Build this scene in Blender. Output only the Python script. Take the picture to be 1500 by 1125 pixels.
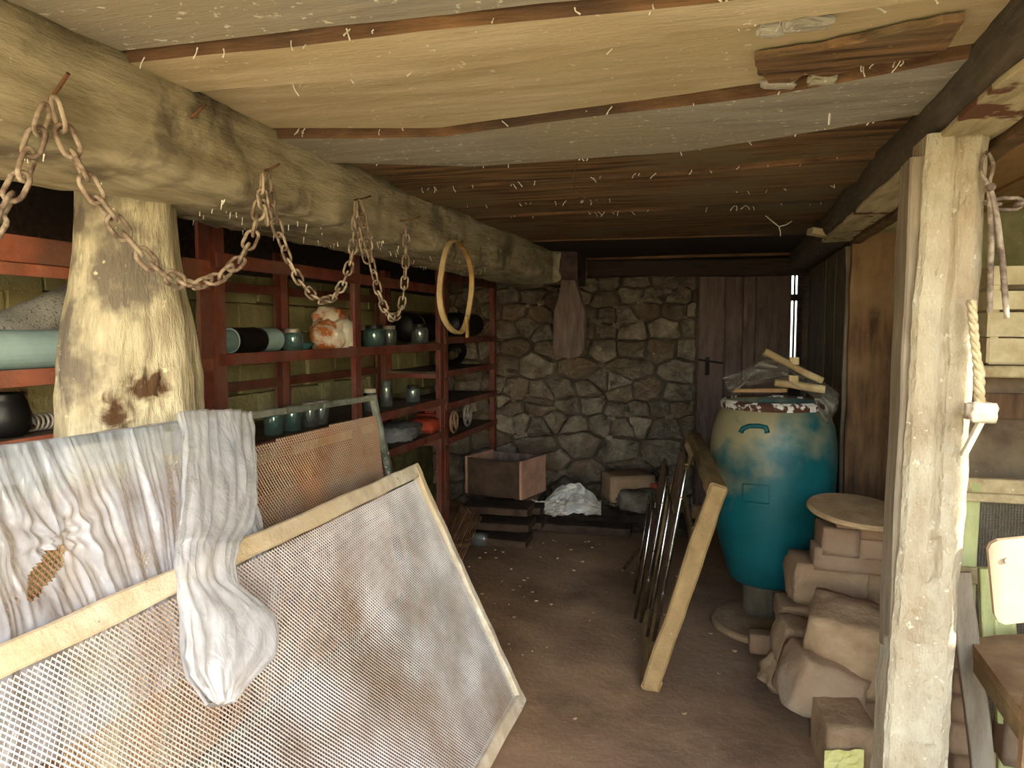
import bpy, math, random
import numpy as np
from mathutils import Vector, Matrix, Euler, noise
for o in list(bpy.data.objects): bpy.data.objects.remove(o)
S = bpy.context.scene
COL = S.collection
# ------------------------------------------------------------------ camera
F = 1100.0; VX, VY = 1060.0, 482.0; H = 1.5
TH = math.atan((562.5 - VY) / F); PS = math.atan((VX - 750) / F * math.cos(TH))
cd = bpy.data.cameras.new('camera'); cam = bpy.data.objects.new('camera', cd); COL.objects.link(cam)
cd.sensor_width = 36.0; cd.lens = F / 1500 * 36.0; cd.clip_start = 0.02
cam.location = (0, 0, H); cam.rotation_euler = (math.pi / 2 - TH, 0, PS)
S.camera = cam
# ------------------------------------------------------------------ light
w = bpy.data.worlds.new('world'); S.world = w; w.use_nodes = True
nt = w.node_tree; bg = nt.nodes['Background']
sky = nt.nodes.new('ShaderNodeTexSky'); sky.sky_type = 'NISHITA'; sky.sun_disc = False
SUN_EL = math.radians(28); SUN_H = Vector((0.80, -0.60))       # sun stands behind the camera, to the right
sky.sun_elevation = SUN_EL; sky.sun_rotation = math.atan2(SUN_H.x, SUN_H.y)
sky.air_density = 1.0; sky.dust_density = 1.5; sky.ozone_density = 1.0
nt.links.new(sky.outputs[0], bg.inputs[0]); bg.inputs[1].default_value = 0.50
sl = bpy.data.lights.new('sun', 'SUN'); sl.energy = 5.0; sl.angle = math.radians(0.6); sl.color = (1.0, 0.93, 0.82)
so = bpy.data.objects.new('sun', sl); COL.objects.link(so)
sdir = Vector((SUN_H.x * math.cos(SUN_EL), SUN_H.y * math.cos(SUN_EL), math.sin(SUN_EL)))
so.rotation_euler = sdir.to_track_quat('Z', 'Y').to_euler(); so.location = (6, -6, 8)
S.view_settings.view_transform = 'Standard'; S.view_settings.look = 'None'
S.view_settings.exposure = 1.9; S.view_settings.gamma = 1.0; S.view_settings.use_curve_mapping = False
# ------------------------------------------------------------------ pixel -> point helpers
FW = Vector((-math.sin(PS) * math.cos(TH), math.cos(PS) * math.cos(TH), -math.sin(TH)))
RT = Vector((math.cos(PS), math.sin(PS), 0)); UP = RT.cross(FW); EYE = Vector((0, 0, H))
def ray(x, y): return FW + RT * ((x - 750) / F) + UP * ((562.5 - y) / F)
def oz(x, y, z): r = ray(x, y); return EYE + r * ((z - H) / r.z)
def oy(x, y, v): r = ray(x, y); return EYE + r * (v / r.y)
def ox(x, y, v): r = ray(x, y); return EYE + r * (v / r.x)
def opl(x, y, p, n): r = ray(x, y); return EYE + r * ((Vector(p) - EYE).dot(n) / r.dot(n))
def N(p, s=1.0, o=0.0): return noise.noise(Vector((p[0] * s + o, p[1] * s + o * 1.7, p[2] * s - o)))
def hexc(h):
    c = [int(h[i:i + 2], 16) / 255 for i in (0, 2, 4)]
    return tuple(((v / 12.92) if v <= 0.04045 else ((v + 0.055) / 1.055) ** 2.4) for v in c) + (1,)
# ------------------------------------------------------------------ materials
MATS = {}
def mat(name, c1, c2, c3=None, scale=(1, 1, 1), ns=6.0, rough=0.85, bump=0.4, bs=60.0, spots=None, sp=0.62, metal=0.0,
        big=1.3, vary=0.25, bd=0.01, spec=0.3, lo=0.35, hi=0.65, spot_scale=45, c3lo=0.45, c3hi=0.62):
    m = bpy.data.materials.new(name); m.use_nodes = True; t = m.node_tree; n = t.nodes; L = t.links.new
    b = n['Principled BSDF']; b.inputs['Roughness'].default_value = rough; b.inputs['Metallic'].default_value = metal
    b.inputs['Specular IOR Level'].default_value = spec
    tc = n.new('ShaderNodeTexCoord'); mp = n.new('ShaderNodeMapping'); mp.inputs['Scale'].default_value = scale
    oi = n.new('ShaderNodeObjectInfo'); vm = n.new('ShaderNodeVectorMath'); vm.operation = 'ADD'
    cb = n.new('ShaderNodeCombineXYZ'); mu = n.new('ShaderNodeMath'); mu.operation = 'MULTIPLY'; mu.inputs[1].default_value = 37
    L(oi.outputs['Random'], mu.inputs[0])
    for i in range(3): L(mu.outputs[0], cb.inputs[i])
    L(tc.outputs['Object'], vm.inputs[0]); L(cb.outputs[0], vm.inputs[1]); L(vm.outputs[0], mp.inputs[0])
    def nz(s, d=6, vec=None, r=0.6):
        q = n.new('ShaderNodeTexNoise'); q.inputs['Scale'].default_value = s; q.inputs['Detail'].default_value = d
        q.inputs['Roughness'].default_value = r; L((vec or mp).outputs[0], q.inputs['Vector']); return q
    def ramp(src, a, ca, bb, cc):
        r = n.new('ShaderNodeValToRGB'); e = r.color_ramp.elements
        e[0].position = a; e[0].color = ca; e[1].position = bb; e[1].color = cc; L(src, r.inputs[0]); return r
    def mix(f, a, bb, mode='MIX'):
        x = n.new('ShaderNodeMix'); x.data_type = 'RGBA'; x.blend_type = mode
        if isinstance(f, float): x.inputs[0].default_value = f
        else: L(f, x.inputs[0])
        for s, i in ((a, 6), (bb, 7)):
            if isinstance(s, tuple): x.inputs[i].default_value = s
            else: L(s, x.inputs[i])
        return x
    c1, c2 = hexc(c1), hexc(c2)
    n1 = nz(ns); col = ramp(n1.outputs['Fac'], lo, c1, hi, c2).outputs[0]
    if c3:
        n2 = nz(big, 5, vm); r2 = ramp(n2.outputs['Fac'], c3lo, (0, 0, 0, 1), c3hi, (1, 1, 1, 1))
        col = mix(r2.outputs[0], col, hexc(c3)).outputs[2]
    if spots:
        n3 = nz(spot_scale, 3, vm); r3 = ramp(n3.outputs['Fac'], sp, (0, 0, 0, 1), sp + 0.06, (1, 1, 1, 1))
        col = mix(r3.outputs[0], col, hexc(spots)).outputs[2]
    if vary:
        mr = n.new('ShaderNodeMapRange'); mr.inputs[3].default_value = 1 - vary; mr.inputs[4].default_value = 1 + vary
        L(oi.outputs['Random'], mr.inputs[0]); cc = n.new('ShaderNodeCombineXYZ')
        for i in range(3): L(mr.outputs[0], cc.inputs[i])
        col = mix(1.0, col, cc.outputs[0], 'MULTIPLY').outputs[2]
    L(col, b.inputs['Base Color'])
    if bump:
        n4 = nz(bs, 8, None, 0.65); n5 = nz(bs * 0.22, 4)
        ad = n.new('ShaderNodeMath'); ad.operation = 'ADD'; L(n4.outputs['Fac'], ad.inputs[0]); L(n5.outputs['Fac'], ad.inputs[1])
        bp = n.new('ShaderNodeBump'); bp.inputs['Strength'].default_value = bump; bp.inputs['Distance'].default_value = bd
        L(ad.outputs[0], bp.inputs['Height']); L(bp.outputs[0], b.inputs['Normal'])
    MATS[name] = m; return m
def glassy(name, col, alpha=0.35, rough=0.2, trans=0.0, transl=0.0, emis=None):
    m = bpy.data.materials.new(name); m.use_nodes = True; t = m.node_tree; n = t.nodes; L = t.links.new
    b = n['Principled BSDF']; b.inputs['Base Color'].default_value = hexc(col); b.inputs['Roughness'].default_value = rough
    b.inputs['Transmission Weight'].default_value = trans; b.inputs['IOR'].default_value = 1.45
    out = n['Material Output']; sh = b.outputs[0]
    if transl:
        tl = n.new('ShaderNodeBsdfTranslucent'); tl.inputs[0].default_value = hexc(col)
        mx = n.new('ShaderNodeMixShader'); mx.inputs[0].default_value = transl; L(sh, mx.inputs[1]); L(tl.outputs[0], mx.inputs[2]); sh = mx.outputs[0]
    if alpha < 1:
        tr = n.new('ShaderNodeBsdfTransparent'); mx = n.new('ShaderNodeMixShader')
        tc = n.new('ShaderNodeTexCoord'); nz = n.new('ShaderNodeTexNoise'); nz.inputs['Scale'].default_value = 9; nz.inputs['Detail'].default_value = 6
        L(tc.outputs['Object'], nz.inputs['Vector']); mr = n.new('ShaderNodeMapRange'); mr.inputs[1].default_value = 0.3; mr.inputs[2].default_value = 0.7
        mr.inputs[3].default_value = max(0, alpha - 0.22); mr.inputs[4].default_value = min(1, alpha + 0.22)
        L(nz.outputs['Fac'], mr.inputs[0]); L(mr.outputs[0], mx.inputs[0]); L(tr.outputs[0], mx.inputs[1]); L(sh, mx.inputs[2]); sh = mx.outputs[0]
    L(sh, out.inputs[0]); MATS[name] = m; return m
GY = (6, 1, 6)   # grain along Y
GX = (1, 6, 6); GZ = (6, 6, 1)
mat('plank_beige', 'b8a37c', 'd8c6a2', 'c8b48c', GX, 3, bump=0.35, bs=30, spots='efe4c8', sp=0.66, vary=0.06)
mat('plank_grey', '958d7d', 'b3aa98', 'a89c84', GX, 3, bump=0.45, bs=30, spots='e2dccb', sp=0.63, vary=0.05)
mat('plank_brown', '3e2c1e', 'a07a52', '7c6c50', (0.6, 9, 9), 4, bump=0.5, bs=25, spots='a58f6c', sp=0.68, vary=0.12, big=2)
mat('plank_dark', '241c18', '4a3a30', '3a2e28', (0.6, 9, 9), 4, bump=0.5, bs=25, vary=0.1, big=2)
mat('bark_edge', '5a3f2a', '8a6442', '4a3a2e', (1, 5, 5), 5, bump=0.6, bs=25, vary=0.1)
mat('plank_tan', 'a97f4e', 'd3ab75', 'c49a66', GY, 4, bump=0.35, bs=25, vary=0.08)
mat('beam_hewn', 'a89a7a', 'd8cba8', '877b66', GY, 4, bump=0.8, bs=22, spots='e2d7b2', sp=0.68, vary=0.0, big=4.0, bd=0.03, c3lo=0.53, c3hi=0.63)
mat('beam_dusty', '4f463c', '6e6252', '5d5040', GY, 8, bump=0.6, bs=40, spots='8d8372', sp=0.66, vary=0.0)
mat('beam_under', '9b8c6c', 'cdbd94', '6c4630', GY, 4, bump=0.5, bs=30, vary=0.0, big=5, c3lo=0.56, c3hi=0.6)
mat('beam_end', '3a2d2a', '5c4a46', '6a5350', (2, 2, 2), 6, bump=0.6, bs=40, vary=0)
mat('trunk_wood', 'a3967a', 'd6caa8', '7d7262', (5, 5, 1.2), 4, bump=0.8, bs=18, spots='e6dcb4', sp=0.67, vary=0.0, big=3.2, bd=0.02, c3lo=0.52, c3hi=0.6)
mat('knot_wood', '4a3420', 'a88a58', '6a4c2c', (4, 4, 2), 9, bump=0.9, bs=30, vary=0.1, bd=0.02)
mat('post_dusty', 'b8a384', 'ddcfb0', 'c2a47c', (1.6, 1.6, 0.7), 7, bump=0.9, bs=28, spots='eadfc4', sp=0.64, vary=0, bd=0.035, spot_scale=50)
mat('floor_earth', '7d6148', 'a98763', '95765a', (1, 1, 1), 3.2, rough=0.9, bump=0.5, bs=22, spots='b89a76', sp=0.70, vary=0, big=0.9, bd=0.012)
mat('ground_out', '9b8b6a', 'c0ae8a', '8f9060', (1, 1, 1), 2, bump=0.5, vary=0)
mat('stone_wall', '5a5044', '968a78', '6d5c4a', (1, 1, 1), 7, rough=0.92, bump=1.0, bs=16, spots='b3a893', sp=0.66, vary=0.22, bd=0.03)
mat('mortar', '3a3128', '5e5244', None, (1, 1, 1), 6, bump=1.0, bs=18, vary=0, bd=0.03)
mat('adobe', '8f8b60', 'bab583', '9c9268', (1, 1, 1), 5, bump=0.8, bs=18, spots='c4bf8e', sp=0.68, vary=0.1, bd=0.02)
mat('adobe_joint', '4f4a32', '787048', None, (1, 1, 1), 7, bump=0.8, vary=0)
mat('plaster_yellow', '9a9468', 'c0b888', '8a7a5c', (1, 1, 1), 5, bump=0.7, bs=20, vary=0, spots='d6d0a8', sp=0.68)
mat('board_brown', '4a3323', '7a5a3c', '8a6c48', GZ, 4, bump=0.5, bs=25, spots='93805f', sp=0.7, vary=0.15)
mat('partition_grey', '55493b', '7c6d58', '64543f', (3, 3, 1), 5, bump=0.6, bs=25, spots='958a74', sp=0.7, vary=0.1)
mat('door_wood', '4e3d38', '78655e', '66544c', GZ, 4, bump=0.5, bs=30, spots='a0968a', sp=0.69, vary=0.12, spot_scale=60)
mat('paddle_wood', '54463f', '77665e', None, GZ, 4, bump=0.4, vary=0)
mat('board_dark', '2e221a', '4c3a2c', None, (2, 2, 2), 5, bump=0.5, vary=0.15)
mat('black_iron', '14120f', '2a241e', None, (1, 1, 1), 20, rough=0.7, bump=0.3, vary=0.1)
mat('rust_chain', '5c4a3e', '96806c', 'ab9a84', (1, 1, 1), 40, rough=0.85, bump=0.5, bs=200, vary=0.15, bd=0.002, big=20)
mat('rust_dark', '3f2a1c', '7a5538', None, (1, 1, 1), 30, rough=0.85, bump=0.4, bs=150, vary=0.15, bd=0.002)
mat('hoop_wood', '8a6a40', 'b8965e', 'c8b084', (1, 1, 1), 12, bump=0.5, vary=0)
mat('shelf_red', '5a2a20', '824536', '745044', (1, 1, 1), 8, rough=0.6, bump=0.25, spots='a06a50', sp=0.72, vary=0.12, big=3)
mat('shelf_orange', '8a4a34', 'ad6a50', '7a5444', (1, 1, 1), 8, rough=0.7, bump=0.25, spots='c0886a', sp=0.7, vary=0.08, big=3)
mat('shelf_board', '3c3026', '5e5042', '6c6052', GY, 6, bump=0.3, vary=0.1)
mat('frame_white', 'b9a88c', 'e6dcc6', 'cdb894', (2, 2, 2), 6, bump=0.4, bs=40, spots='8d8a84', sp=0.68, vary=0.06)
mat('mesh_white', 'b6b0ac', 'e0dcda', '98836f', (1, 1, 1), 5, rough=0.7, bump=0, vary=0, big=2.2, c3lo=.45, c3hi=.7)
mat('mesh_rust', '86604a', 'b08a68', '9c8874', (1, 1, 1), 5, rough=0.8, bump=0, vary=0, big=3)
mat('mesh_grey', '5c5448', '8d8474', None, (1, 1, 1), 5, rough=0.8, bump=0, vary=0)
mat('frame_green', '3a4038', '6b7064', '8c8c7c', (2, 2, 2), 10, bump=0.5, spots='b8b4a0', sp=0.64, vary=0.05)
mat('pallet_wood', 'a58a5e', 'd6bf90', '8d7450', (4, 4, 4), 3, bump=0.5, bs=25, spots='ece0bc', sp=0.68, vary=0.1)
mat('frame_wood', '7a603e', 'b09060', '8c7048', (3, 3, 3), 5, bump=0.5, bs=30, spots='c8b084', sp=0.69, vary=0.1)
mat('chair_wood', '5e4834', '86694c', None, (3, 3, 3), 5, bump=0.3, vary=0.1)
mat('chrome', '8d8a86', 'b8b6b2', None, (1, 1, 1), 20, rough=0.25, metal=1.0, bump=0.1, spots='5c4634', sp=0.62, vary=0)
mat('brick_dusty', '82644c', 'a08368', '937050', (1, 1, 1), 6, bump=0.5, bs=30, vary=0.12)
mat('stone_dusty', '846648', 'ad8e6a', '927252', (1, 1, 1), 6, bump=0.9, bs=14, spots='b89a76', sp=0.7, vary=0.08, bd=0.015)
mat('stone_pale', '8e775e', 'a68f76', '967656', (1, 1, 1), 4, bump=0.6, bs=22, vary=0.08, bd=0.015)
mat('lid_wood', '94744e', 'b5946a', None, (2, 2, 2), 5, bump=0.5, bs=40, vary=0)
mat('log_wood', '3a3024', '5c4e3a', '6c5e48', GZ, 5, bump=0.6, vary=0)
mat('paper_yellow', 'c8b860', 'dcd088', None, bump=0.2, vary=0)
mat('paper_white', 'a8a49c', 'd0ccc4', 'b0a494', bump=0.3, vary=0.05)
mat('metal_black', '090909', '161514', '241f1b', (1, 1, 1), 10, rough=0.45, bump=0.1, vary=0.1)
mat('pipe_grey', '6e6e68', '96968e', '4d4840', (1, 1, 1), 7, rough=0.7, bump=0.3, spots='3c352c', sp=0.58, vary=0.05, spot_scale=130)
mat('pipe_blue', '86a3a2', 'a9c3c0', None, (1, 1, 1), 4, rough=0.5, bump=0.1, spots='6a7a78', sp=0.72, vary=0)
mat('engine_red', '7a2a1a', 'a8442c', None, (1, 1, 1), 8, rough=0.6, bump=0.2, vary=0.1)
mat('wheel_tan', '7c5f4c', '9c7c64', None, (1, 1, 1), 8, rough=0.7, bump=0.2, vary=0.1)
mat('cloth_orange', 'b86a30', 'd8c8b0', 'e6dcc8', (3, 9, 3), 3, rough=0.9, bump=0.4, vary=0, lo=0.45, hi=0.55, big=9)
mat('cloth_grey', '50504c', '88888a', None, (1, 1, 1), 8, bump=0.4, vary=0.1)
mat('box_wood', '8a6a58', 'a8826c', None, (3, 3, 3), 4, bump=0.3, vary=0.08)
mat('label_white', 'c8c0a8', 'dcd6c0', None, bump=0, vary=0)
mat('lid_metal', '8d867a', 'b0a898', None, (1, 1, 1), 20, rough=0.5, metal=0.4, bump=0.2, vary=0.15)
mat('teal_plastic', '3f7a78', '5a9a94', None, rough=0.5, bump=0.1, vary=0)
mat('rope', 'b09a72', 'dac8a0', None, (1, 1, 1), 40, bump=0.8, bs=120, vary=0, bd=0.004)
mat('rim_white', 'c8c0b4', 'e0dad0', '4a2c20', (1, 1, 1), 12, bump=0.4, vary=0, big=12, c3lo=0.46, c3hi=0.50)
mat('cobweb', 'd8d0bc', 'efe8d8', None, bump=0, vary=0)
mat('crate_wood', 'bca57a', 'dcc99e', None, (3, 3, 3), 4, bump=0.3, vary=0.1)
mat('cupboard_brown', '54402e', '7a624a', '8a7656', (2, 2, 2), 5, bump=0.5, spots='a08c68', sp=0.68, vary=0.05)
mat('green_board', 'a8a468', 'c9c688', None, (3, 3, 1), 4, bump=0.4, vary=0.08)
mat('grey_board', '80705c', 'a0907a', None, GZ, 4, bump=0.4, vary=0.05)
mat('chair_back_paint', 'a88e70', 'bca286', None, (1, 1, 1), 4, rough=0.6, bump=0.1, vary=0)
mat('seat_wood', '8a6846', 'b08c62', None, (2, 2, 2), 4, bump=0.4, vary=0.05)
mat('rubble_earth', '3f3228', '6a5848', '54463a', (1, 1, 1), 14, bump=1.0, bs=40, vary=0, bd=0.03)
def jarmat(name, col, dens):
    m = bpy.data.materials.new(name); m.use_nodes = True; t = m.node_tree; n = t.nodes; L = t.links.new
    n.remove(n['Principled BSDF']); out = n['Material Output']
    tr = n.new('ShaderNodeBsdfTransparent'); tr.inputs[0].default_value = hexc(col)
    gl = n.new('ShaderNodeBsdfGlossy'); gl.inputs['Roughness'].default_value = 0.06; df = n.new('ShaderNodeBsdfDiffuse'); df.inputs[0].default_value = hexc(col)
    fr = n.new('ShaderNodeFresnel'); fr.inputs[0].default_value = 1.9
    a = n.new('ShaderNodeMixShader'); a.inputs[0].default_value = dens; L(tr.outputs[0], a.inputs[1]); L(df.outputs[0], a.inputs[2])
    b = n.new('ShaderNodeMixShader'); L(fr.outputs[0], b.inputs[0]); L(a.outputs[0], b.inputs[1]); L(gl.outputs[0], b.inputs[2]); L(b.outputs[0], out.inputs[0]); MATS[name] = m
jarmat('jar_glass', 'dfe8e4', .10); jarmat('jar_teal', 'a4cfc9', .16)
glassy('film', 'd6e0f0', 0.46, 0.12, 0.0, 0.30)
glassy('bag', 'e8eaee', 0.52, 0.08, 0.0, 0.35)
glassy('film_thin', 'c8c0ac', 0.42, 0.2, 0.0, 0.4)
for k in ('film', 'bag'):      # fine crinkles
    t = MATS[k].node_tree; n = t.nodes; b = n['Principled BSDF']; b.inputs['Coat Weight'].default_value = .6; b.inputs['Coat Roughness'].default_value = .08
    tc = n.new('ShaderNodeTexCoord'); mp = n.new('ShaderNodeMapping'); mp.inputs['Scale'].default_value = (1, 2.4, 1)
    v = n.new('ShaderNodeTexNoise'); v.inputs['Scale'].default_value = 9; v.inputs['Detail'].default_value = 3; v.inputs['Distortion'].default_value = 2.0
    ab = n.new('ShaderNodeMath'); ab.operation = 'SUBTRACT'; ab.inputs[1].default_value = .5; a2 = n.new('ShaderNodeMath'); a2.operation = 'ABSOLUTE'
    bp = n.new('ShaderNodeBump'); bp.inputs['Strength'].default_value = .35; bp.inputs['Distance'].default_value = .03; bp.invert = True
    t.links.new(tc.outputs['Object'], mp.inputs[0]); t.links.new(mp.outputs[0], v.inputs[0]); t.links.new(v.outputs[0], ab.inputs[0]); t.links.new(ab.outputs[0], a2.inputs[0]); t.links.new(a2.outputs[0], bp.inputs['Height']); t.links.new(bp.outputs[0], b.inputs['Normal']); t.links.new(bp.outputs[0], b.inputs['Coat Normal'])
def barrel_mat():
    m = mat('barrel_teal', '084648', '105a5c', None, (1, 1, 1), 3, rough=0.45, bump=0.12, bs=60, vary=0, spec=0.4)
    t = m.node_tree; n = t.nodes; L = t.links.new; b = n['Principled BSDF']
    src = b.inputs['Base Color'].links[0].from_socket
    tc = n.new('ShaderNodeTexCoord'); sx = n.new('ShaderNodeSeparateXYZ'); L(tc.outputs['Object'], sx.inputs[0])
    a = n.new('ShaderNodeMapRange'); a.inputs[1].default_value = 0.35; a.inputs[2].default_value = 0.80; L(sx.outputs[2], a.inputs[0])
    a2 = n.new('ShaderNodeMapRange'); a2.inputs[1].default_value = 0.12; a2.inputs[2].default_value = -0.24; L(sx.outputs[0], a2.inputs[0])
    mx = n.new('ShaderNodeMath'); mx.operation = 'MULTIPLY_ADD'; mx.inputs[1].default_value = 0.55; L(a2.outputs[0], mx.inputs[0])
    L(a.outputs[0], mx.inputs[2])
    nz = n.new('ShaderNodeTexNoise'); nz.inputs['Scale'].default_value = 7; nz.inputs['Detail'].default_value = 8; L(tc.outputs['Object'], nz.inputs[0])
    mu = n.new('ShaderNodeMath'); mu.operation = 'MULTIPLY'; L(nz.outputs[0], mu.inputs[0]); L(mx.outputs[0], mu.inputs[1])
    r = n.new('ShaderNodeValToRGB'); r.color_ramp.elements[0].position = 0.36; r.color_ramp.elements[1].position = 0.72
    r.color_ramp.elements[1].color = (0.75, 0.75, 0.75, 1); L(mu.outputs[0], r.inputs[0])
    q = n.new('ShaderNodeMix'); q.data_type = 'RGBA'; L(r.outputs[0], q.inputs[0]); L(src, q.inputs[6]); q.inputs[7].default_value = hexc('a08c62')
    L(q.outputs[2], b.inputs['Base Color'])
barrel_mat()
# ------------------------------------------------------------------ mesh helpers
WL = {}   # world location of objects
class MB:
    def __init__(s): s.v = []; s.f = []
    def add(s, vs, fs):
        k = len(s.v); s.v += [tuple(v) for v in vs]; s.f += [tuple(i + k for i in f) for f in fs]; return s
    def box(s, c, d, rot=None):
        c = Vector(c); R = (rot if isinstance(rot, Matrix) else Euler(rot).to_matrix()) if rot is not None else Matrix.Identity(3)
        vs = [c + R @ Vector((x * d[0] / 2, y * d[1] / 2, z * d[2] / 2)) for x in (-1, 1) for y in (-1, 1) for z in (-1, 1)]
        return s.add(vs, [(0, 1, 3, 2), (4, 6, 7, 5), (0, 4, 5, 1), (2, 3, 7, 6), (0, 2, 6, 4), (1, 5, 7, 3)])
    def loft(s, secs, closed=True, cap=True):
        n = len(secs[0]); vs = [p for q in secs for p in q]; fs = []
        for i in range(len(secs) - 1):
            for j in range(n if closed else n - 1):
                a = i * n + j; b = i * n + (j + 1) % n; fs.append((a, b, b + n, a + n))
        if cap and closed:
            fs.append(tuple(range(n - 1, -1, -1))); fs.append(tuple((len(secs) - 1) * n + j for j in range(n)))
        return s.add(vs, fs)
    def tube(s, pts, r, n=8, closed=False):
        pts = [Vector(p) for p in pts]; m = len(pts); secs = []; up = None
        for i, p in enumerate(pts):
            a = pts[i - 1] if (i or closed) else p; b = pts[(i + 1) % m] if (i < m - 1 or closed) else p
            t = (b - a).normalized()
            if up is None: up = Vector((0, 0, 1)) if abs(t.z) < 0.9 else Vector((1, 0, 0))
            x = up.cross(t).normalized(); y = t.cross(x); up = y if abs(y.dot(t)) < .99 else up
            rr = r[i] if isinstance(r, (list, tuple)) else r
            secs.append([p + (x * math.cos(k * 2 * math.pi / n) + y * math.sin(k * 2 * math.pi / n)) * rr for k in range(n)])
        if closed:
            # align the closing ring
            secs.append(secs[0]); k0 = len(s.v); s.loft(secs, True, False)
        else: s.loft(secs)
        return s
    def lathe(s, prof, c, n=24, R=None, cap=True):
        c = Vector(c); R = R or Matrix.Identity(3)
        secs = [[c + R @ Vector((r * math.cos(k * 2 * math.pi / n), r * math.sin(k * 2 * math.pi / n), z)) for k in range(n)] for r, z in prof]
        return s.loft(secs, True, cap)
    def rbar(s, p0, p1, w_, h_, up=(0, 0, 1), seg=8, amp=0.004, seed=0.0, ch=0.12, fr=6.0):
        """rough sawn bar: w_ across, h_ along up"""
        p0, p1 = Vector(p0), Vector(p1); t = (p1 - p0).normalized(); u = Vector(up); x = t.cross(u).normalized(); y = x.cross(t)
        c = ch * min(w_, h_); a, b = w_ / 2, h_ / 2
        base = [(-a + c, -b), (a - c, -b), (a, -b + c), (a, b - c), (a - c, b), (-a + c, b), (-a, b - c), (-a, -b + c)]
        secs = []
        for i in range(seg + 1):
            p = p0.lerp(p1, i / seg); q = []
            for k, (bx, by) in enumerate(base):
                v = p + x * bx + y * by
                v += x * amp * N(v, fr, seed) + y * amp * N(v, fr, seed + 9); q.append(v)
            secs.append(q)
        return s.loft(secs)
    def rock(s, c, d, seed=0, cuts=4, k=0.35, amp=0.12, rot=(0, 0, 0), fr=1.6):
        c = Vector(c); R = Euler(rot).to_matrix() if not isinstance(rot, Matrix) else rot; idx = {}; vs = []; fs = []
        def vert(p):
            key = tuple(round(q * 1000) for q in p)
            if key not in idx:
                v = Vector(p); g = v.normalized() * 1.25; q = v.lerp(g, k)
                q += q.normalized() * amp * (N(q, fr, seed * 3.7) + 0.5 * N(q, fr * 2.7, seed * 1.3 + 5))
                idx[key] = len(vs); vs.append(c + R @ Vector((q.x * d[0] / 2, q.y * d[1] / 2, q.z * d[2] / 2)))
            return idx[key]
        for ax in range(3):
            for sg in (-1, 1):
                for i in range(cuts):
                    for j in range(cuts):
                        q = []
                        for a, b in ((i, j), (i + 1, j), (i + 1, j + 1), (i, j + 1)):
                            p = [0, 0, 0]; p[ax] = sg; p[(ax + 1) % 3] = -1 + 2 * a / cuts; p[(ax + 2) % 3] = -1 + 2 * b / cuts
                            q.append(vert(p))
                        fs.append(q if sg > 0 else q[::-1])
        return s.add(vs, fs)
    def grid(s, fn, nu, nv, keep=None):
        k = len(s.v)
        P = [[Vector(fn(i / nu, j / nv)) for j in range(nv + 1)] for i in range(nu + 1)]
        s.v += [tuple(p) for r in P for p in r]
        for i in range(nu):
            for j in range(nv):
                if keep and not keep((i + .5) / nu, (j + .5) / nv): continue
                a = k + i * (nv + 1) + j; s.f.append((a, a + nv + 1, a + nv + 2, a + 1))
        return s
    def build(s, name, m, parent=None, smooth=False, label=None, origin=None, cat=None, group=None, kind=None):
        A = np.array(s.v, dtype=float)
        if origin is None:
            lo, hi = A.min(0), A.max(0); origin = Vector(((lo[0] + hi[0]) / 2, (lo[1] + hi[1]) / 2, lo[2]))
        origin = Vector(origin); me = bpy.data.meshes.new(name)
        me.from_pydata((A - np.array(origin)).tolist(), [], s.f); me.materials.append(MATS[m])
        if smooth: me.polygons.foreach_set('use_smooth', [True] * len(me.polygons))
        me.update(); o = bpy.data.objects.new(name, me); COL.objects.link(o)
        WL[o.name] = origin.copy()
        if parent: o.parent = parent; o.location = origin - WL[parent.name]
        else: o.location = origin
        tag(o, label, cat, group, kind); return o
def tag(o, label=None, cat=None, group=None, kind=None):
    if label: o['label'] = label
    if cat: o['category'] = cat
    if group: o['group'] = group
    if kind: o['kind'] = kind
    return o
def thing(name, label, cat, loc, group=None):
    o = bpy.data.objects.new(name, None); COL.objects.link(o); o.empty_display_size = 0.05
    o.location = Vector(loc); WL[o.name] = Vector(loc); return tag(o, label, cat, group)
def inst(me, name, parent, loc, rot, scale=None):
    o = bpy.data.objects.new(name, me); COL.objects.link(o); loc = Vector(loc); WL[o.name] = loc.copy()
    o.rotation_mode = 'QUATERNION'; o.rotation_quaternion = rot.to_quaternion() if not hasattr(rot, 'w') else rot
    if scale: o.scale = scale
    if parent: o.parent = parent; o.location = loc - WL[parent.name]
    else: o.location = loc
    return o
def frame_rot(t, u):
    """matrix with local Z along t, local X near u"""
    t = Vector(t).normalized(); y = t.cross(Vector(u)).normalized(); x = y.cross(t)
    return Matrix((x, y, t)).transposed()
rnd = random.Random(7)
# ================================================================== SETTING
def fz(x, y):
    return 0.018 * N((x, y, 0), 0.9, 3) + 0.007 * N((x, y, 0), 3.5, 8) - 0.012
m = MB(); m.grid(lambda u, v: (-2.7 + 5.1 * u, -0.6 + 7.0 * v, fz(-2.7 + 5.1 * u, -0.6 + 7.0 * v)), 110, 150)
m.build('floor', 'floor_earth', smooth=True, kind='structure', origin=(0, 0, 0))
m = MB(); m.box((0, -10.6, -0.06), (40, 20, 0.08)); m.box((0, 14, -0.06), (40, 15.4, 0.08))
m.box((-11.35, 2.9, -0.06), (17.3, 7.0, 0.08)); m.box((11.2, 2.9, -0.06), (17.6, 7.0, 0.08))
m.build('ground', 'ground_out', kind='structure', origin=(0, 0, 0))
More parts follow.
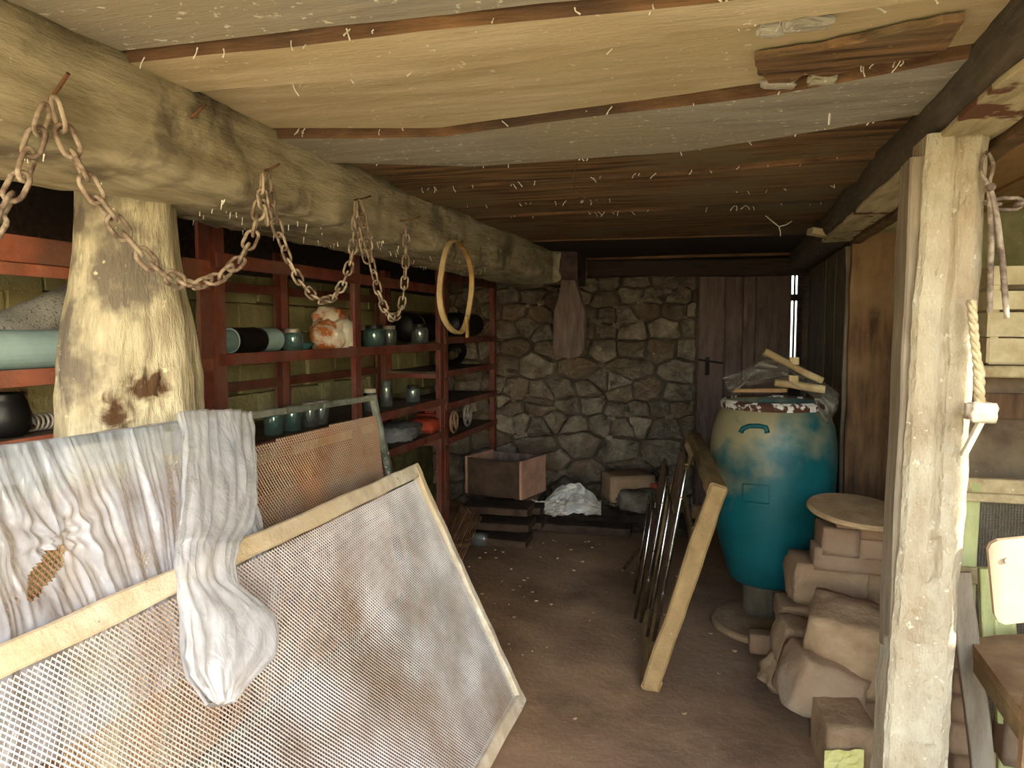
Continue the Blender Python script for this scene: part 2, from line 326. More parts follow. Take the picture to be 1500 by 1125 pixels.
# ---- ceiling planks: far edges as polylines (X, Y)
def pl(e, x):
    if x <= e[0][0]: return e[0][1]
    for (a, b), (c, d) in zip(e, e[1:]):
        if x <= c: return b + (d - b) * (x - a) / (c - a)
    return e[-1][1]
E0 = [(-2.5, -0.6), (.7, -0.6)]
edges = [E0, [(-2.5, -0.1), (.7, -0.05)], [(-2.5, 0.55), (.7, 0.5)],
  [(-2.5, 1.30), (-1.16, 1.31), (-.7, 1.31), (-.07, 1.33), (.7, 1.30)],
  [(-2.5, 1.55), (-1.21, 1.53), (-.45, 1.54), (-.09, 1.49), (.16, 1.45), (.7, 1.38)],
  [(-2.5, 1.85), (-1.22, 1.88), (-.77, 1.99), (-.11, 1.89), (.09, 1.85), (.41, 1.72), (.7, 1.65)],
  [(-2.5, 2.2), (-1.19, 2.22), (-.79, 2.40), (-.13, 2.39), (.39, 2.16), (.7, 2.05)],
  [(-2.5, 2.75), (-1.21, 2.80), (-.15, 2.74), (.7, 2.62)], [(-2.5, 3.2), (-.6, 3.22), (.7, 3.10)],
  [(-2.5, 3.62), (.7, 3.56)], [(-2.5, 4.10), (-.22, 4.12), (.7, 4.0)], [(-2.5, 4.67), (.7, 4.72)],
  [(-2.5, 5.28), (.7, 5.24)], [(-2.5, 5.93), (.7, 5.90)], [(-2.5, 6.2), (.7, 6.2)]]
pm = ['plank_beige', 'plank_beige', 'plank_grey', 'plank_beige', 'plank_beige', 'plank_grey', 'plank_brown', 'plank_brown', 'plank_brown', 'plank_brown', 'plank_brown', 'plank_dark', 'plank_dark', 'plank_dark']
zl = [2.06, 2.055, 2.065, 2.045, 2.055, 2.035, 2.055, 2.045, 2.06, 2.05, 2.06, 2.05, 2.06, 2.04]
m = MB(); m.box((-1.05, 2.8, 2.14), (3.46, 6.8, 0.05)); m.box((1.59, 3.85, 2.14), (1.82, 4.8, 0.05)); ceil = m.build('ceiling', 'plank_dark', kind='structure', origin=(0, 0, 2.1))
for i in range(len(edges) - 1):
    a, b = edges[i], edges[i + 1]; z0 = zl[i]; secs = []
    n = 56
    for k in range(n + 1):
        x = -2.45 + 3.15 * k / n
        j = lambda s: 0.010 * N((x, 0, 0), 3.1, s) + 0.004 * N((x, 0, 0), 14, s)
        y0 = pl(a, x) + 0.006 + j(i * 3.1 + .5); y1 = pl(b, x) - 0.006 + j(i * 3.1 + 2)
        zz = z0 + 0.006 * N((x, i * 5, 0), 1.5, 4); zt = zz + 0.045
        secs.append([(x, y0 + .004, zz), (x, (y0 + y1) / 2, zz + 0.004 * N((x, i, 3), 3, 1)), (x, y1 - .004, zz), (x, y1, zz + .006), (x, y1, zt), (x, y0, zt), (x, y0, zz + .006)])
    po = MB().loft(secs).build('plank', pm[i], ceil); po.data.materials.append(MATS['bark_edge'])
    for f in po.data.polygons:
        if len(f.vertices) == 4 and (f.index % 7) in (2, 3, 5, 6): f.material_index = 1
frag = [(1105, 88), (1160, 80), (1240, 66), (1330, 46), (1415, 28), (1400, 52), (1385, 77), (1330, 88), (1260, 97), (1215, 112), (1180, 108), (1150, 124), (1128, 122), (1112, 108)]
fp = []
for a, b_ in zip(frag, frag[1:] + frag[:1]):
    for k in range(5):
        p = oz(a[0] + (b_[0] - a[0]) * k / 5, a[1] + (b_[1] - a[1]) * k / 5, 2.036); p += Vector((.006 * N(p, 40, 1), .012 * N(p, 40, 5), .003 * N(p, 30, 2))); fp.append(p)
MB().loft([fp, [p + Vector((0, 0, .016)) for p in fp]]).build('plank_fragment', 'plank_brown', ceil)
for k, (x, y, w_) in enumerate(((1140, 122, .035), (1205, 116, .03), (1172, 36, .03), (1190, 32, .035), (1130, 44, .025))):
    p = oz(x, y, 2.04); MB().rock(p, (w_ * 1.8, w_ * .8, .02), k + 3, 4, .5, .4, (0, 0, .2)).build('plank_splinter', 'plank_grey', ceil)
# right bay boards run towards the back
for i, (x0, x1) in enumerate([(.66, .88), (.885, 1.10), (1.105, 1.36), (1.365, 1.6), (1.605, 1.86), (1.865, 2.15)]):
    MB().rbar(((x0 + x1) / 2, 1.45, 2.095 + .008 * (i % 2)), ((x0 + x1) / 2, 4.3, 2.095 + .008 * (i % 2)), x1 - x0 - .006, .03, seg=14, amp=.005, seed=i * 4, ch=.1).build('plank', 'plank_tan', ceil)
# wire loop hanging from the boards
lp = [oz(840, 250, 2.03) + Vector((0, 0, 0)), oy(838, 262, 2.46), oy(842, 278, 2.46), oy(850, 290, 2.46), oy(858, 291, 2.46)]
# ---- back wall with stones
m = MB(); m.box((-1.36, 6.22, 1.05), (2.34, .14, 2.1)); m.box((1.4, 6.22, 1.05), (1.70, .14, 2.1)); m.box((.18, 6.22, 2.02), (.76, .14, .16))
wb = m.build('wall_back', 'mortar', kind='structure', origin=(-1.3, 6.15, 0))
courses = [(0.0, .17), (.17, .24), (.41, .26), (.67, .11), (.78, .12), (.90, .16), (1.06, .22), (1.28, .15), (1.43, .14), (1.57, .12), (1.69, .13), (1.82, .13)]
seeds = []; rw = random.Random(12)
for z0, h in courses:
    x = -2.50 + rw.uniform(0, .2)
    while x < -.15:
        wd = max(.11, h * rw.uniform(.9, 2.2)); seeds.append((x + wd / 2 + rw.uniform(-.02, .02), z0 + h / 2 + rw.uniform(-.25, .25) * h)); x += wd
    if h > .15:
        for _ in range(2): seeds.append((rw.uniform(-2.4, -.3), z0 + rw.uniform(-.02, .03)))
AN = 1.5
def cell(i):
    sx, sz = seeds[i]; P = [(-2.45, -.02), (-.21, -.02), (-.21, 1.93), (-2.45, 1.93)]
    for j, (tx, tz) in enumerate(seeds):
        if j == i or abs(tx - sx) > 1 or abs(tz - sz) > .7: continue
        nx, nz_ = (tx - sx) / AN ** 2, (tz - sz); cx, cz = (tx + sx) / 2, (tz + sz) / 2; Q = []
        for a, b_ in zip(P, P[1:] + P[:1]):
            da = (a[0] - cx) * nx + (a[1] - cz) * nz_; db = (b_[0] - cx) * nx + (b_[1] - cz) * nz_
            if da <= 0: Q.append(a)
            if (da < 0) != (db < 0): t = da / (da - db); Q.append((a[0] + (b_[0] - a[0]) * t, a[1] + (b_[1] - a[1]) * t))
        P = Q
        if len(P) < 3: return None
    return P
for i in range(len(seeds)):
    P = cell(i)
    if not P: continue
    cx = sum(p[0] for p in P) / len(P); cz = sum(p[1] for p in P) / len(P)
    ring = []
    for a, b_ in zip(P, P[1:] + P[:1]):
        n_ = max(1, int(math.hypot(b_[0] - a[0], b_[1] - a[1]) / .035))
        for k in range(n_): ring.append((a[0] + (b_[0] - a[0]) * k / n_, a[1] + (b_[1] - a[1]) * k / n_))
    if len(ring) < 5: continue
    dep = rw.uniform(.02, .075); tx, tz_ = rw.uniform(-.22, .22), rw.uniform(-.25, .25); secs = []
    for f, yy in ((.99, .05), (.98, .02), (.965, -dep * .5), (.90, -dep * .9), (.72, -dep * 1.05), (.46, -dep * 1.12), (.2, -dep * 1.1)):
        q = []
        for (x, z) in ring:
            d = math.hypot(x - cx, z - cz); g = max(.1, f - .005 / max(d, .03))
            px_, pz_ = cx + (x - cx) * g, cz + (z - cz) * g
            px_ += .012 * N((x, 0, z), 14, i); pz_ += .012 * N((x, 0, z), 14, i + 40)
            e = 0 if yy > -.001 else 1
            q.append((px_, 6.155 + yy + e * ((px_ - cx) * tx + (pz_ - cz) * tz_ + .030 * N((px_, i, pz_), 10, 3) + .020 * N((px_, i, pz_), 26, 5)), pz_))
        secs.append(q)
    mm = MB().loft(secs, True, True); mm.f = [f[::-1] for f in mm.f]; mm.build('stone', 'stone_wall', wb)
for k in range(60):     # small pinning stones in the joints
    i = rw.randrange(len(seeds)); P = cell(i)
    if not P: continue
    a = P[rw.randrange(len(P))]; q = rw.uniform(.02, .045)
    MB().rock((min(max(a[0], -2.35), -.3), 6.13, min(max(a[1], .05), 1.88)), (q * 1.7, .07, q), k + 200, 2, .3, .3, (0, rw.uniform(-.5, .5), 0)).build('stone', 'stone_wall', wb)
# ---- left wall
m = MB(); m.box((-2.47, 2.8, 1.05), (.10, 6.9, 2.14)); wl = m.build('wall_left', 'adobe_joint', kind='structure', origin=(-2.42, 2.8, 0))
blk = []
for k in range(7):
    mm = MB(); mm.rock((0, 0, 0), (.05, .315, .148), k + 31, 3, .10, .07, (0, 0, 0), 1.8)
    me = bpy.data.meshes.new('block'); me.from_pydata(mm.v, [], mm.f); me.materials.append(MATS['adobe']); blk.append(me)
for r in range(8):
    for c in range(17):
        y = .9 + c * .325 + (.16 if r % 2 else 0)
        if y > 6.0: continue
        inst(blk[rnd.randrange(7)], 'brick', wl, (-2.415 + rnd.uniform(-.008, .006), y, .62 + r * .156 + rnd.uniform(-.006, .006)), Euler((rnd.uniform(-.02, .02), 0, rnd.uniform(-.03, .03))))
MB().rbar((-2.36, -.5, 1.93), (-2.36, 6.05, 1.93), .14, .30, seg=20, amp=.01, seed=3).build('shade_bar', 'plank_dark', kind='structure')  # dark-coloured bar stands in for the unlit void above the rack
# ---- partition on the right (carries the beam) and cross wall of the right bay
m = MB(); m.box((.74, 5.18, 1.0), (.22, 1.85, 1.98)); wp = m.build('wall_partition', 'partition_grey', kind='structure')
for k, (y0, y1) in enumerate([(4.27, 4.62), (4.63, 5.02), (5.03, 5.45), (5.46, 6.0)]):
    MB().rbar((.62, (y0 + y1) / 2, .0), (.62, (y0 + y1) / 2, 1.93), y1 - y0, .03, (1, 0, 0), 12, .012, k * 5, .1, 5).build('board', 'partition_grey', wp)
def cw(u, v):
    x = .64 + 1.7 * u; z = 2.12 * v
    return (x, 4.30 + .018 * N((x, 0, z), 3, 2) + .008 * N((x, 0, z), 11, 6), z)
m = MB(); m.grid(cw, 60, 70); m.box((1.49, 4.40, 1.06), (1.7, .12, 2.12)); wx = m.build('wall_cross', 'plaster_yellow', smooth=False, kind='structure')
for k, (x0, x1, zt) in enumerate([(.625, .86, 1.99), (.865, 1.02, 1.62)]):
    MB().rbar(((x0 + x1) / 2, 4.25, 0), ((x0 + x1) / 2, 4.25, zt), x1 - x0, .035, (0, 1, 0), 14, .008, k * 7 + 1, .12).build('board', 'board_brown', wx)
# unseen right wall: height and notch shaped so sun reaches post and chair only
m = MB(); m.box((2.25, -.58, 1.65), (.07, 2.44, 3.3)); m.box((2.25, .72, .93), (.07, .16, 1.86)); m.box((2.25, .72, 2.98), (.07, .16, .64)); m.box((2.25, 2.585, 1.65), (.07, 3.57, 3.3))
m.build('sun_block_wall', 'plaster_yellow', kind='structure')
# dark lintel over the back wall
MB().rbar((-1.2, 6.06, 1.985), (.66, 6.06, 1.965), .16, .13, seg=14, amp=.012, seed=3).build('trim_1', 'plank_dark', kind='structure')
MB().rbar((-.22, 6.17, .03), (.62, 6.17, .03), .14, .12, seg=6, amp=.004, seed=3).build('trim_4', 'stone_dusty', kind='structure')
# ---- door in the back wall
D = MB(); D.box((.15, 6.155, 1.0), (.69, .02, 1.84)); dr = D.build('door_1', 'door_wood', kind='structure', origin=(.15, 6.14, .08))
for k, (x0, x1) in enumerate([(-.19, .005), (.01, .14), (.145, .235), (.24, .49)]):
    MB().rbar(((x0 + x1) / 2, 6.128, .08), ((x0 + x1) / 2, 6.128, 1.92), x1 - x0 - .003, .03, (0, 1, 0), 10, .003, k * 3, .1).build('board', 'door_wood', dr)
b = oy(1040, 527, 6.09)
L_ = MB(); L_.box((b.x - .02, 6.105, b.z - .05), (.035, .012, .14)); L_.tube([b + Vector((-.09, 0, .0)), b + Vector((.10, 0, -.025))], .008); L_.tube([b + Vector((-.02, .01, -.02)), b + Vector((-.02, -.03, -.02)), b + Vector((-.02, -.03, -.12))], .008)
L_.build('latch', 'black_iron', dr, label='black iron door latch')
m = MB(); m.box((.515, 6.13, 1.55), (.012, .05, .9)); m.box((.555, 6.15, 1.0), (.035, .08, 2.0)); m.box((.52, 6.14, 1.74), (.06, .05, .05)); m.box((.52, 6.14, .6), (.06, .05, 1.2)); m.build('trim_2', 'plank_dark', kind='structure')
c = [oy(x, y, 6.0) for x, y in ((975, 408), (1000, 402), (1030, 392), (1060, 389), (1090, 390), (1125, 394), (1166, 396))]
MB().tube(c, .007, 6).build('cable', 'lid_metal', smooth=True, label='pale loose cable arched over the top of the plank door', cat='cable')
# ================================================================== BEAMS AND POSTS
def beam_left():
    secs = []; n = 260
    for i in range(n + 1):
        y = -.5 + 6.4 * i / n; q = []
        xr = -1.235 + .018 * math.sin(y * 1.7) ; bul = 0.0
        if y > 5.35: bul = .17 * min(1, (y - 5.35) / .08)
        prof = [(xr + .018 + bul, 2.07), (xr + .024 + bul, 2.02), (xr + .026 + bul, 1.97), (xr + .028 + bul, 1.92), (xr + .026 + bul, 1.885), (xr + .018 + bul, 1.858), (xr - .004 + bul, 1.845), (xr - .09, 1.836), (xr - .2, 1.83), (xr - .32, 1.835), (xr - .39, 1.85), (xr - .42, 1.95), (xr - .40, 2.07)]
        for k, (x, z) in enumerate(prof):
            a = .028 if k not in (0, 12) else .012
            p = (x, y, z)
            q.append((x + a * N(p, 2.2, 1) + .5 * a * N(p, 7, 5) + .32 * a * N(p, 17, 2) + .2 * a * N(p, 38, 4), y, z + (a * .6 * N(p, 2.6, 7) + .4 * a * N(p, 9, 3) + .25 * a * N(p, 24, 8) if k not in (0, 12) else 0)))
        secs.append(q)
    return MB().loft(secs)
bl = thing('timber_beam', 'long rough hewn pale ceiling beam hung with rusty chains', 'beam', (-1.42, 2.7, 1.83))
beam_left().build('log', 'beam_hewn', bl, smooth=True)
MB().rock((-1.15, 5.55, 1.94), (.26, .34, .24), 5, 5, .12, .06).build('end_block', 'beam_end', bl, label='dark end block of the beam')
def nail(p, d, parent, L=.06, r=.003):
    p = Vector(p); d = Vector(d).normalized(); MB().tube([p - d * .05, p + d * L * .5, p + d * L + Vector((0, 0, .004))], r, 6).build('nail', 'rust_dark', parent)
XN = -1.20
for (x, y, dx) in ((73, 146, (1, -.25, .55)), (272, 178, (1, -.2, .4)), (388, 250, (1, -.1, .2)), (524, 292, (1, 0, .1)), (596, 322, (1, 0, .1)), (664, 358, (1, -.1, .2))):
    nail(ox(x, y, XN), dx, bl, .07 if x < 300 else .05, .004 if x < 300 else .003)
MB().rock(oy(278, 308, 1.95) , (.04, .04, .05), 2, 3, .4, .3).build('splinter', 'trunk_wood', bl)
# right beam with pale underside
br = thing('timber_beam', 'dusty grey beam resting on the pale square post', 'beam', (.56, 2.7, 1.94))
secs = []
for i in range(91):
    y = -.5 + 6.6 * i / 90; q = []
    for k, (x, z) in enumerate([(.46, 2.09), (.455, 2.03), (.452, 1.975), (.465, 1.952), (.56, 1.948), (.64, 1.95), (.665, 1.97), (.67, 2.09)]):
        p = (x, y, z); a = .014; q.append((x + a * N(p, 2.5, 4) + .4 * a * N(p, 11, 6), y, z + (.8 * a * N(p, 3, 9) if 0 < k < 7 else 0)))
    secs.append(q)
MB().loft(secs).build('log', 'beam_dusty', br, smooth=True)
MB().rbar((.525, -.45, 1.940), (.525, 4.1, 1.940), .12, .014, seg=50, amp=.008, seed=2).build('underside_board', 'beam_under', br, label='pale chipped board nailed under the beam')
MB().rbar((.625, -.45, 1.936), (.625, 4.1, 1.936), .05, .03, seg=50, amp=.006, seed=6).build('lath', 'board_brown', br, label='red-brown strip under the beam')
MB().rbar((.40, 4.0, 1.98), (.62, 4.05, 1.95), .09, .03, seg=5, amp=.01, seed=8).build('splinter', 'plank_beige', br)
# square post
pt = thing('square_post', 'square pale wooden post with flaking dusty surface', 'post', (.49, 2.0, 0))
def post_secs():
    secs = []; n = 130
    for i in range(n + 1):
        t = i / n; z = 1.945 * t; cx0 = .385 + .055 * t; cx1 = .535 + .035 * t; q = []
        y0, y1 = 1.945, 2.085
        base = [(cx0, y0 + .01), (cx0 + .012, y0)] + [(cx0 + .012 + (cx1 - cx0 - .034) * k / 9, y0) for k in range(1, 9)] + [(cx1 - .022, y0), (cx1, y0 + .020), (cx1, y1), (cx0, y1)]
        for k, (x, y) in enumerate(base):
            p = (x, y, z); e = 1 if 0 < k < 11 else .6
            dy = -.010 * max(0, N(p, 9, 3)) - .008 * max(0, N(p, 26, 7)) - .004 * N(p, 50, 1)
            if abs(x - (cx0 + .075 + .012 * math.sin(z * 3))) < .006 and 1 < k < 10 and z > .9: dy += .012
            q.append((x + .006 * N(p, 5, 2) + .003 * N(p, 22, 4), y + dy * e, z))
        secs.append(q)
    return secs
MB().loft(post_secs()).build('shaft', 'post_dusty', pt)
MB().rbar((.42, 2.03, 0), (.432, 2.03, 1.90), .04, .12, (0, 1, 0), 16, .006, 4).build('side_board', 'grey_board', pt)
# tree trunk pillar
pc = ox(192, 400, -1.55)
tr = thing('tree_trunk_pillar', 'stout knotted tree trunk standing under the chained beam', 'pillar', (pc.x, pc.y, 0))
prof = [(0, .20), (.6, .19), (1.0, .19), (1.2, .185), (1.32, .178), (1.42, .170), (1.52, .160), (1.60, .145), (1.70, .133), (1.80, .128), (1.87, .126)]
def trr(z):
    for (a, b), (c_, d) in zip(prof, prof[1:]):
        if z <= c_: return b + (d - b) * (z - a) / (c_ - a)
    return prof[-1][1]
vdir = Vector((-pc.x, -pc.y, 0)).normalized(); KA = math.atan2(vdir.y, vdir.x) + .16; NR, NA = 190, 110
def knot_w(a, z):
    d = (a - KA + math.pi) % (2 * math.pi) - math.pi
    return math.exp(-((d / .42) ** 2 + ((z - 1.355) / .08) ** 2)) + .6 * math.exp(-(((d + .42) / .30) ** 2 + ((z - 1.29) / .13) ** 2))
secs = []
for i in range(NR + 1):
    z = 1.88 * i / NR; q = []
    for k in range(NA):
        a = k * 2 * math.pi / NA; d = Vector((math.cos(a), math.sin(a), 0)); r = trr(z)
        p = (d.x, d.y, z * 1.2); low = max(0, min(1, (1.62 - z) / .25)); kw = knot_w(a, z)
        r += (.018 + .02 * low) * N(p, 1.5, 3) + .010 * low * N((d.x, d.y, z * .6), 7, 5) + .006 * low * N(p, 14, 1)
        r += min(1, kw) * (-.012 + .030 * N((d.x * .8, d.y * .8, z * 1.6), 9, 2) + .016 * N((d.x, d.y, z * 2), 22, 6))
        q.append((pc.x + .008 * math.sin(z * 3) + d.x * r, pc.y + d.y * r, z))
    secs.append(q)
tk = MB().loft(secs).build('trunk', 'trunk_wood', tr, smooth=True, origin=(pc.x, pc.y, 0))
def knot_mark(m, kc):
    t = m.node_tree; n = t.nodes; L = t.links.new; b = n['Principled BSDF']; src = b.inputs['Base Color'].links[0].from_socket
    tc = n.new('ShaderNodeTexCoord'); nz = n.new('ShaderNodeTexNoise'); nz.inputs['Scale'].default_value = 16; nz.inputs['Detail'].default_value = 6; nz.inputs['Distortion'].default_value = 1.5
    L(tc.outputs['Object'], nz.inputs[0]); fac = None
    for c, sc, amt in kc:
        mp = n.new('ShaderNodeMapping'); mp.vector_type = 'POINT'; mp.inputs['Location'].default_value = [-q * k for q, k in zip(c, sc)]; mp.inputs['Scale'].default_value = sc
        L(tc.outputs['Object'], mp.inputs[0]); ln = n.new('ShaderNodeVectorMath'); ln.operation = 'LENGTH'; L(mp.outputs[0], ln.inputs[0])
        mr = n.new('ShaderNodeMapRange'); mr.inputs[1].default_value = .05; mr.inputs[2].default_value = 1.0; mr.inputs[3].default_value = amt; mr.inputs[4].default_value = 0; L(ln.outputs['Value'], mr.inputs[0])
        if fac is None: fac = mr.outputs[0]
        else:
            ad = n.new('ShaderNodeMath'); ad.operation = 'MAXIMUM'; L(fac, ad.inputs[0]); L(mr.outputs[0], ad.inputs[1]); fac = ad.outputs[0]
    mu = n.new('ShaderNodeMath'); mu.operation = 'MULTIPLY'; L(fac, mu.inputs[0]); L(nz.outputs['Fac'], mu.inputs[1])
    r = n.new('ShaderNodeValToRGB'); r.color_ramp.elements[0].position = .24; r.color_ramp.elements[1].position = .42; L(mu.outputs[0], r.inputs[0])
    q = n.new('ShaderNodeMix'); q.data_type = 'RGBA'; L(r.outputs[0], q.inputs[0]); L(src, q.inputs[6]); q.inputs[7].default_value = hexc('5a4028'); L(q.outputs[2], b.inputs['Base Color'])
kd = Vector((math.cos(KA), math.sin(KA), 0)) * .175; kd2 = Vector((math.cos(KA - .42), math.sin(KA - .42), 0)) * .18
knot_mark(MATS['trunk_wood'], [((kd.x, kd.y, 1.355), (9, 9, 13), 1.15), ((kd2.x, kd2.y, 1.29), (11, 11, 8), .95)])
# ================================================================== SCREENS, FILM
def strand_mesh(P, U, V, nu, nv, cw_, chh, wdt, thk, nrm, sag=0.0, seed=0, keep=None):
    """expanded metal: zigzag strands. P corner, U,V unit axes; cells nu x nv of size cw_ x chh"""
    P, U, V, nrm = (np.array(a, float) for a in (P, U, V, nrm)); vs = []; fs = []
    k = np.arange(nu * 2 + 1)
    wu, wv = nu * cw_, nv * chh
    for r in range(nv):
        up = (k % 2) * 1.0
        sgn = 1 if r % 2 == 0 else -1
        vv = (r + .5) * chh + sgn * (up - .5) * chh * .92; uu = k * cw_ / 2
        a, b = uu / wu, (r + .5) / nv
        off = np.array([sag * math.sin(math.pi * q) * math.sin(math.pi * b) + .35 * sag * noise.noise(Vector((q * 5, b * 4, seed))) for q in a])
        c = P + uu[:, None] * U + vv[:, None] * V + off[:, None] * nrm
        ok = None if keep is None else [keep(q, b) for q in a]
        base = len(vs)
        tw = (V * .85 + nrm * .5) * wdt / 2; nn = (nrm * .85 - V * .5) * thk / 2
        for q in c: vs += [tuple(q + tw + nn), tuple(q - tw + nn), tuple(q - tw - nn), tuple(q + tw - nn)]
        for i in range(len(k) - 1):
            if ok and not (ok[i] and ok[i + 1]): continue
            x = base + i * 4
            for e in range(4): fs.append((x + e, x + (e + 1) % 4, x + 4 + (e + 1) % 4, x + 4 + e))
    m = MB(); m.v = vs; m.f = fs; return m
# --- near screen: foot line X=-.755, leaning to the left
A0 = Vector((-.757, 2.80, .025)); A1 = Vector((-1.195, 2.80, .925)); B0 = Vector((-.757, .55, .025)); B1 = Vector((-1.195, .55, .925))
sv = (A1 - A0).normalized(); sn = Vector((sv.z, 0, -sv.x)).normalized()
s1 = thing('mesh_screen', 'large white-framed expanded metal screen leaning in front of the plastic film', 'screen', (-.95, 1.7, 0))
for nm, a, b_, wd, sd in (('frame_bar', A1, B1, .055, 1), ('frame_bar', A0, B0, .05, 2), ('frame_bar', A0, A1, .04, 3), ('frame_bar', B0, B1, .04, 4)):
    t = (b_ - a).normalized(); u = sn; MB().rbar(a - t * .02, b_ + t * .02, wd, .032, u, 30, .005, sd * 3, .15, 9).build(nm, 'frame_white', s1)
nU = int(2.19 / .0125); nV = int(.945 / .0082)
strand_mesh(B0 + Vector((0, .03, 0)) + sv * .025 + sn * .004, (0, 1, 0), sv, nU, nV, .0125, .0082, .0040, .0014, sn, -.022, 3).build('wire_mesh', 'mesh_white', s1, kind='stuff')
# --- rear screen with dark green frame and rusty mesh
C1 = Vector((-1.36, 2.76, 1.222)); D1 = Vector((-1.36, .6, 1.272)); C0 = Vector((-1.245, 2.90, .40)); D0 = Vector((-1.245, .6, .42))
rv = (C1 - C0); rv = (D1 - D0).normalized(); rn = Vector((rv.z, 0, -rv.x)).normalized()
s2 = thing('mesh_screen', 'rusty expanded metal screen with worn dark green frame under the plastic film', 'screen', (-1.28, 1.7, .40))
for a, b_, wd, sd in ((C1, D1, .022, 1), (C0, D0, .03, 2), (C0, C1, .026, 3), (D0, D1, .026, 4)):
    t = (b_ - a).normalized(); MB().rbar(a - t * .01, b_ + t * .01, wd, .026, rn, 24, .003, sd * 5, .15, 9).build('frame_bar', 'frame_green', s2)
nU = int(2.14 / .0135); nV = int(.80 / .0088)
topcut = lambda a, b: b < .955 - (.07 * max(0, .9 - a) if a > .52 else .02)
strand_mesh(D0 + Vector((0, .02, 0)) + rv * .02 + rn * .002, Vector((0, 1, -.018)).normalized(), rv, nU, nV, .0135, .0088, .0052, .0014, rn, -.02, 8, topcut).build('wire_mesh', 'mesh_rust', s2, kind='stuff')
MB().rbar(C0 + Vector((.0, .0, -.40)), C0 + Vector((0, 0, .02)), .03, .03, rn, 6, .003, 9).build('leg', 'frame_green', s2)
MB().rbar(D0 + Vector((.0, .0, -.42)), D0 + Vector((0, 0, .02)), .03, .03, rn, 6, .003, 9).build('leg', 'frame_green', s2)
# --- plastic film draped over the rear screen, with the bundle hanging in front
film = thing('plastic_sheet', 'crumpled translucent plastic film draped over the rusty screen', 'plastic sheet', (-1.27, 1.3, .8))
Y0, Y1 = .70, 1.80
hole = ox(56, 838, -1.27)
rp = random.Random(3); pk = [(rp.uniform(.01, .05), rp.uniform(0, 6), rp.uniform(-.35, .35), rp.uniform(.4, 1)) for _ in range(9)]
def filmp(u, v):
    y = Y0 + (Y1 - Y0) * u; back = .10; t = v * 1.12 - back      # v<back lies behind the bar
    topz = 1.272 - (y - .6) * .023 + .018
    if t < 0:
        return Vector((-1.375 + t * .03, y, topz + t * .9 + .004 * N((y, t, 0), 12, 1)))
    z = topz - .56 * t; x = -1.332 + .125 * min(1, t * 1.15)
    pl_ = 0
    yy = y + .10 * (t - .3) * math.sin(y * 9) + .03 * t * N((y, t, 0), 4, 2)
    r1 = 1 - abs(N((yy * 22, 0, .9 * t), 1, 1)) * 2; r2 = 1 - abs(N((yy * 55, 0, 1.6 * t), 1, 4)) * 2
    pl_ = (.016 * r1 + .008 * r2) * min(1, .35 + t * 1.8)
    # pucker towards the tear
    dy, dz = y - hole.y - .05, z - hole.z - .05; d = math.hypot(dy, dz); an = math.atan2(dz, dy)
    pl_ += .009 * math.sin(an * 9 + 2 * N((an, 0, 0), 2, 2)) * math.exp(-(d / .13) ** 2) * min(1, d / .03)
    return Vector((x + pl_ + .012 * t, y, z))
def fkeep(u, v):
    p = filmp(u, v); dy = (p.y - hole.y); dz = (p.z - hole.z) - dy * .55
    return (dy / .055) ** 2 + (dz / .026) ** 2 > 1 + .3 * N(p, 40, 2)
MB().grid(filmp, 340, 120, fkeep).build('film', 'film', film, smooth=True)
rows = [(606, 258, 366), (630, 262, 368), (660, 264, 369), (700, 266, 371), (740, 262, 372), (775, 260, 364), (800, 256, 345), (830, 256, 338), (860, 260, 342), (885, 263, 372), (910, 265, 394), (940, 266, 399), (965, 270, 393), (990, 276, 372), (1012, 292, 350), (1032, 304, 336)]
secs = []
for i in range(91):
    f = i / 90 * (len(rows) - 1); j = min(int(f), len(rows) - 2); f -= j
    y, l, r = (rows[j][k] * (1 - f) + rows[j + 1][k] * f for k in range(3))
    if y < 800: xx = -1.33 + (y - 606) / 194 * .165; a, b_ = ox(l, y, xx), ox(r, y, xx)
    else: a, b_ = opl(l, y, A0 + sn * .055, sn), opl(r, y, A0 + sn * .055, sn)
    c = (a + b_) / 2; h = (b_ - a) / 2; th = .018 + .03 * max(0, min(1, (y - 850) / 60)) * max(0, min(1, (1035 - y) / 60))
    q = []
    for k in range(72):
        an = k * 2 * math.pi / 72; ca, sa = math.cos(an), math.sin(an)
        ri = 1 - 2 * abs(N((ca * 2.2, sa * 2.2, y * .0035), 2.2, 4)); r2 = 1 - 2 * abs(N((ca * 5, sa * 5, y * .008), 2.0, 9))
        fold = .013 * ri + .004 * r2
        p = c + h * ca * (1 + .05 * N((ca, sa, y * .02), 2, 3)) + sn * (sa * th + (fold if sa > -.2 else 0))
        q.append(p)
    secs.append(q)
MB().loft(secs, True, True).build('hanging_bundle', 'bag', film, smooth=True, label='thick bunched end of the plastic film hanging down')
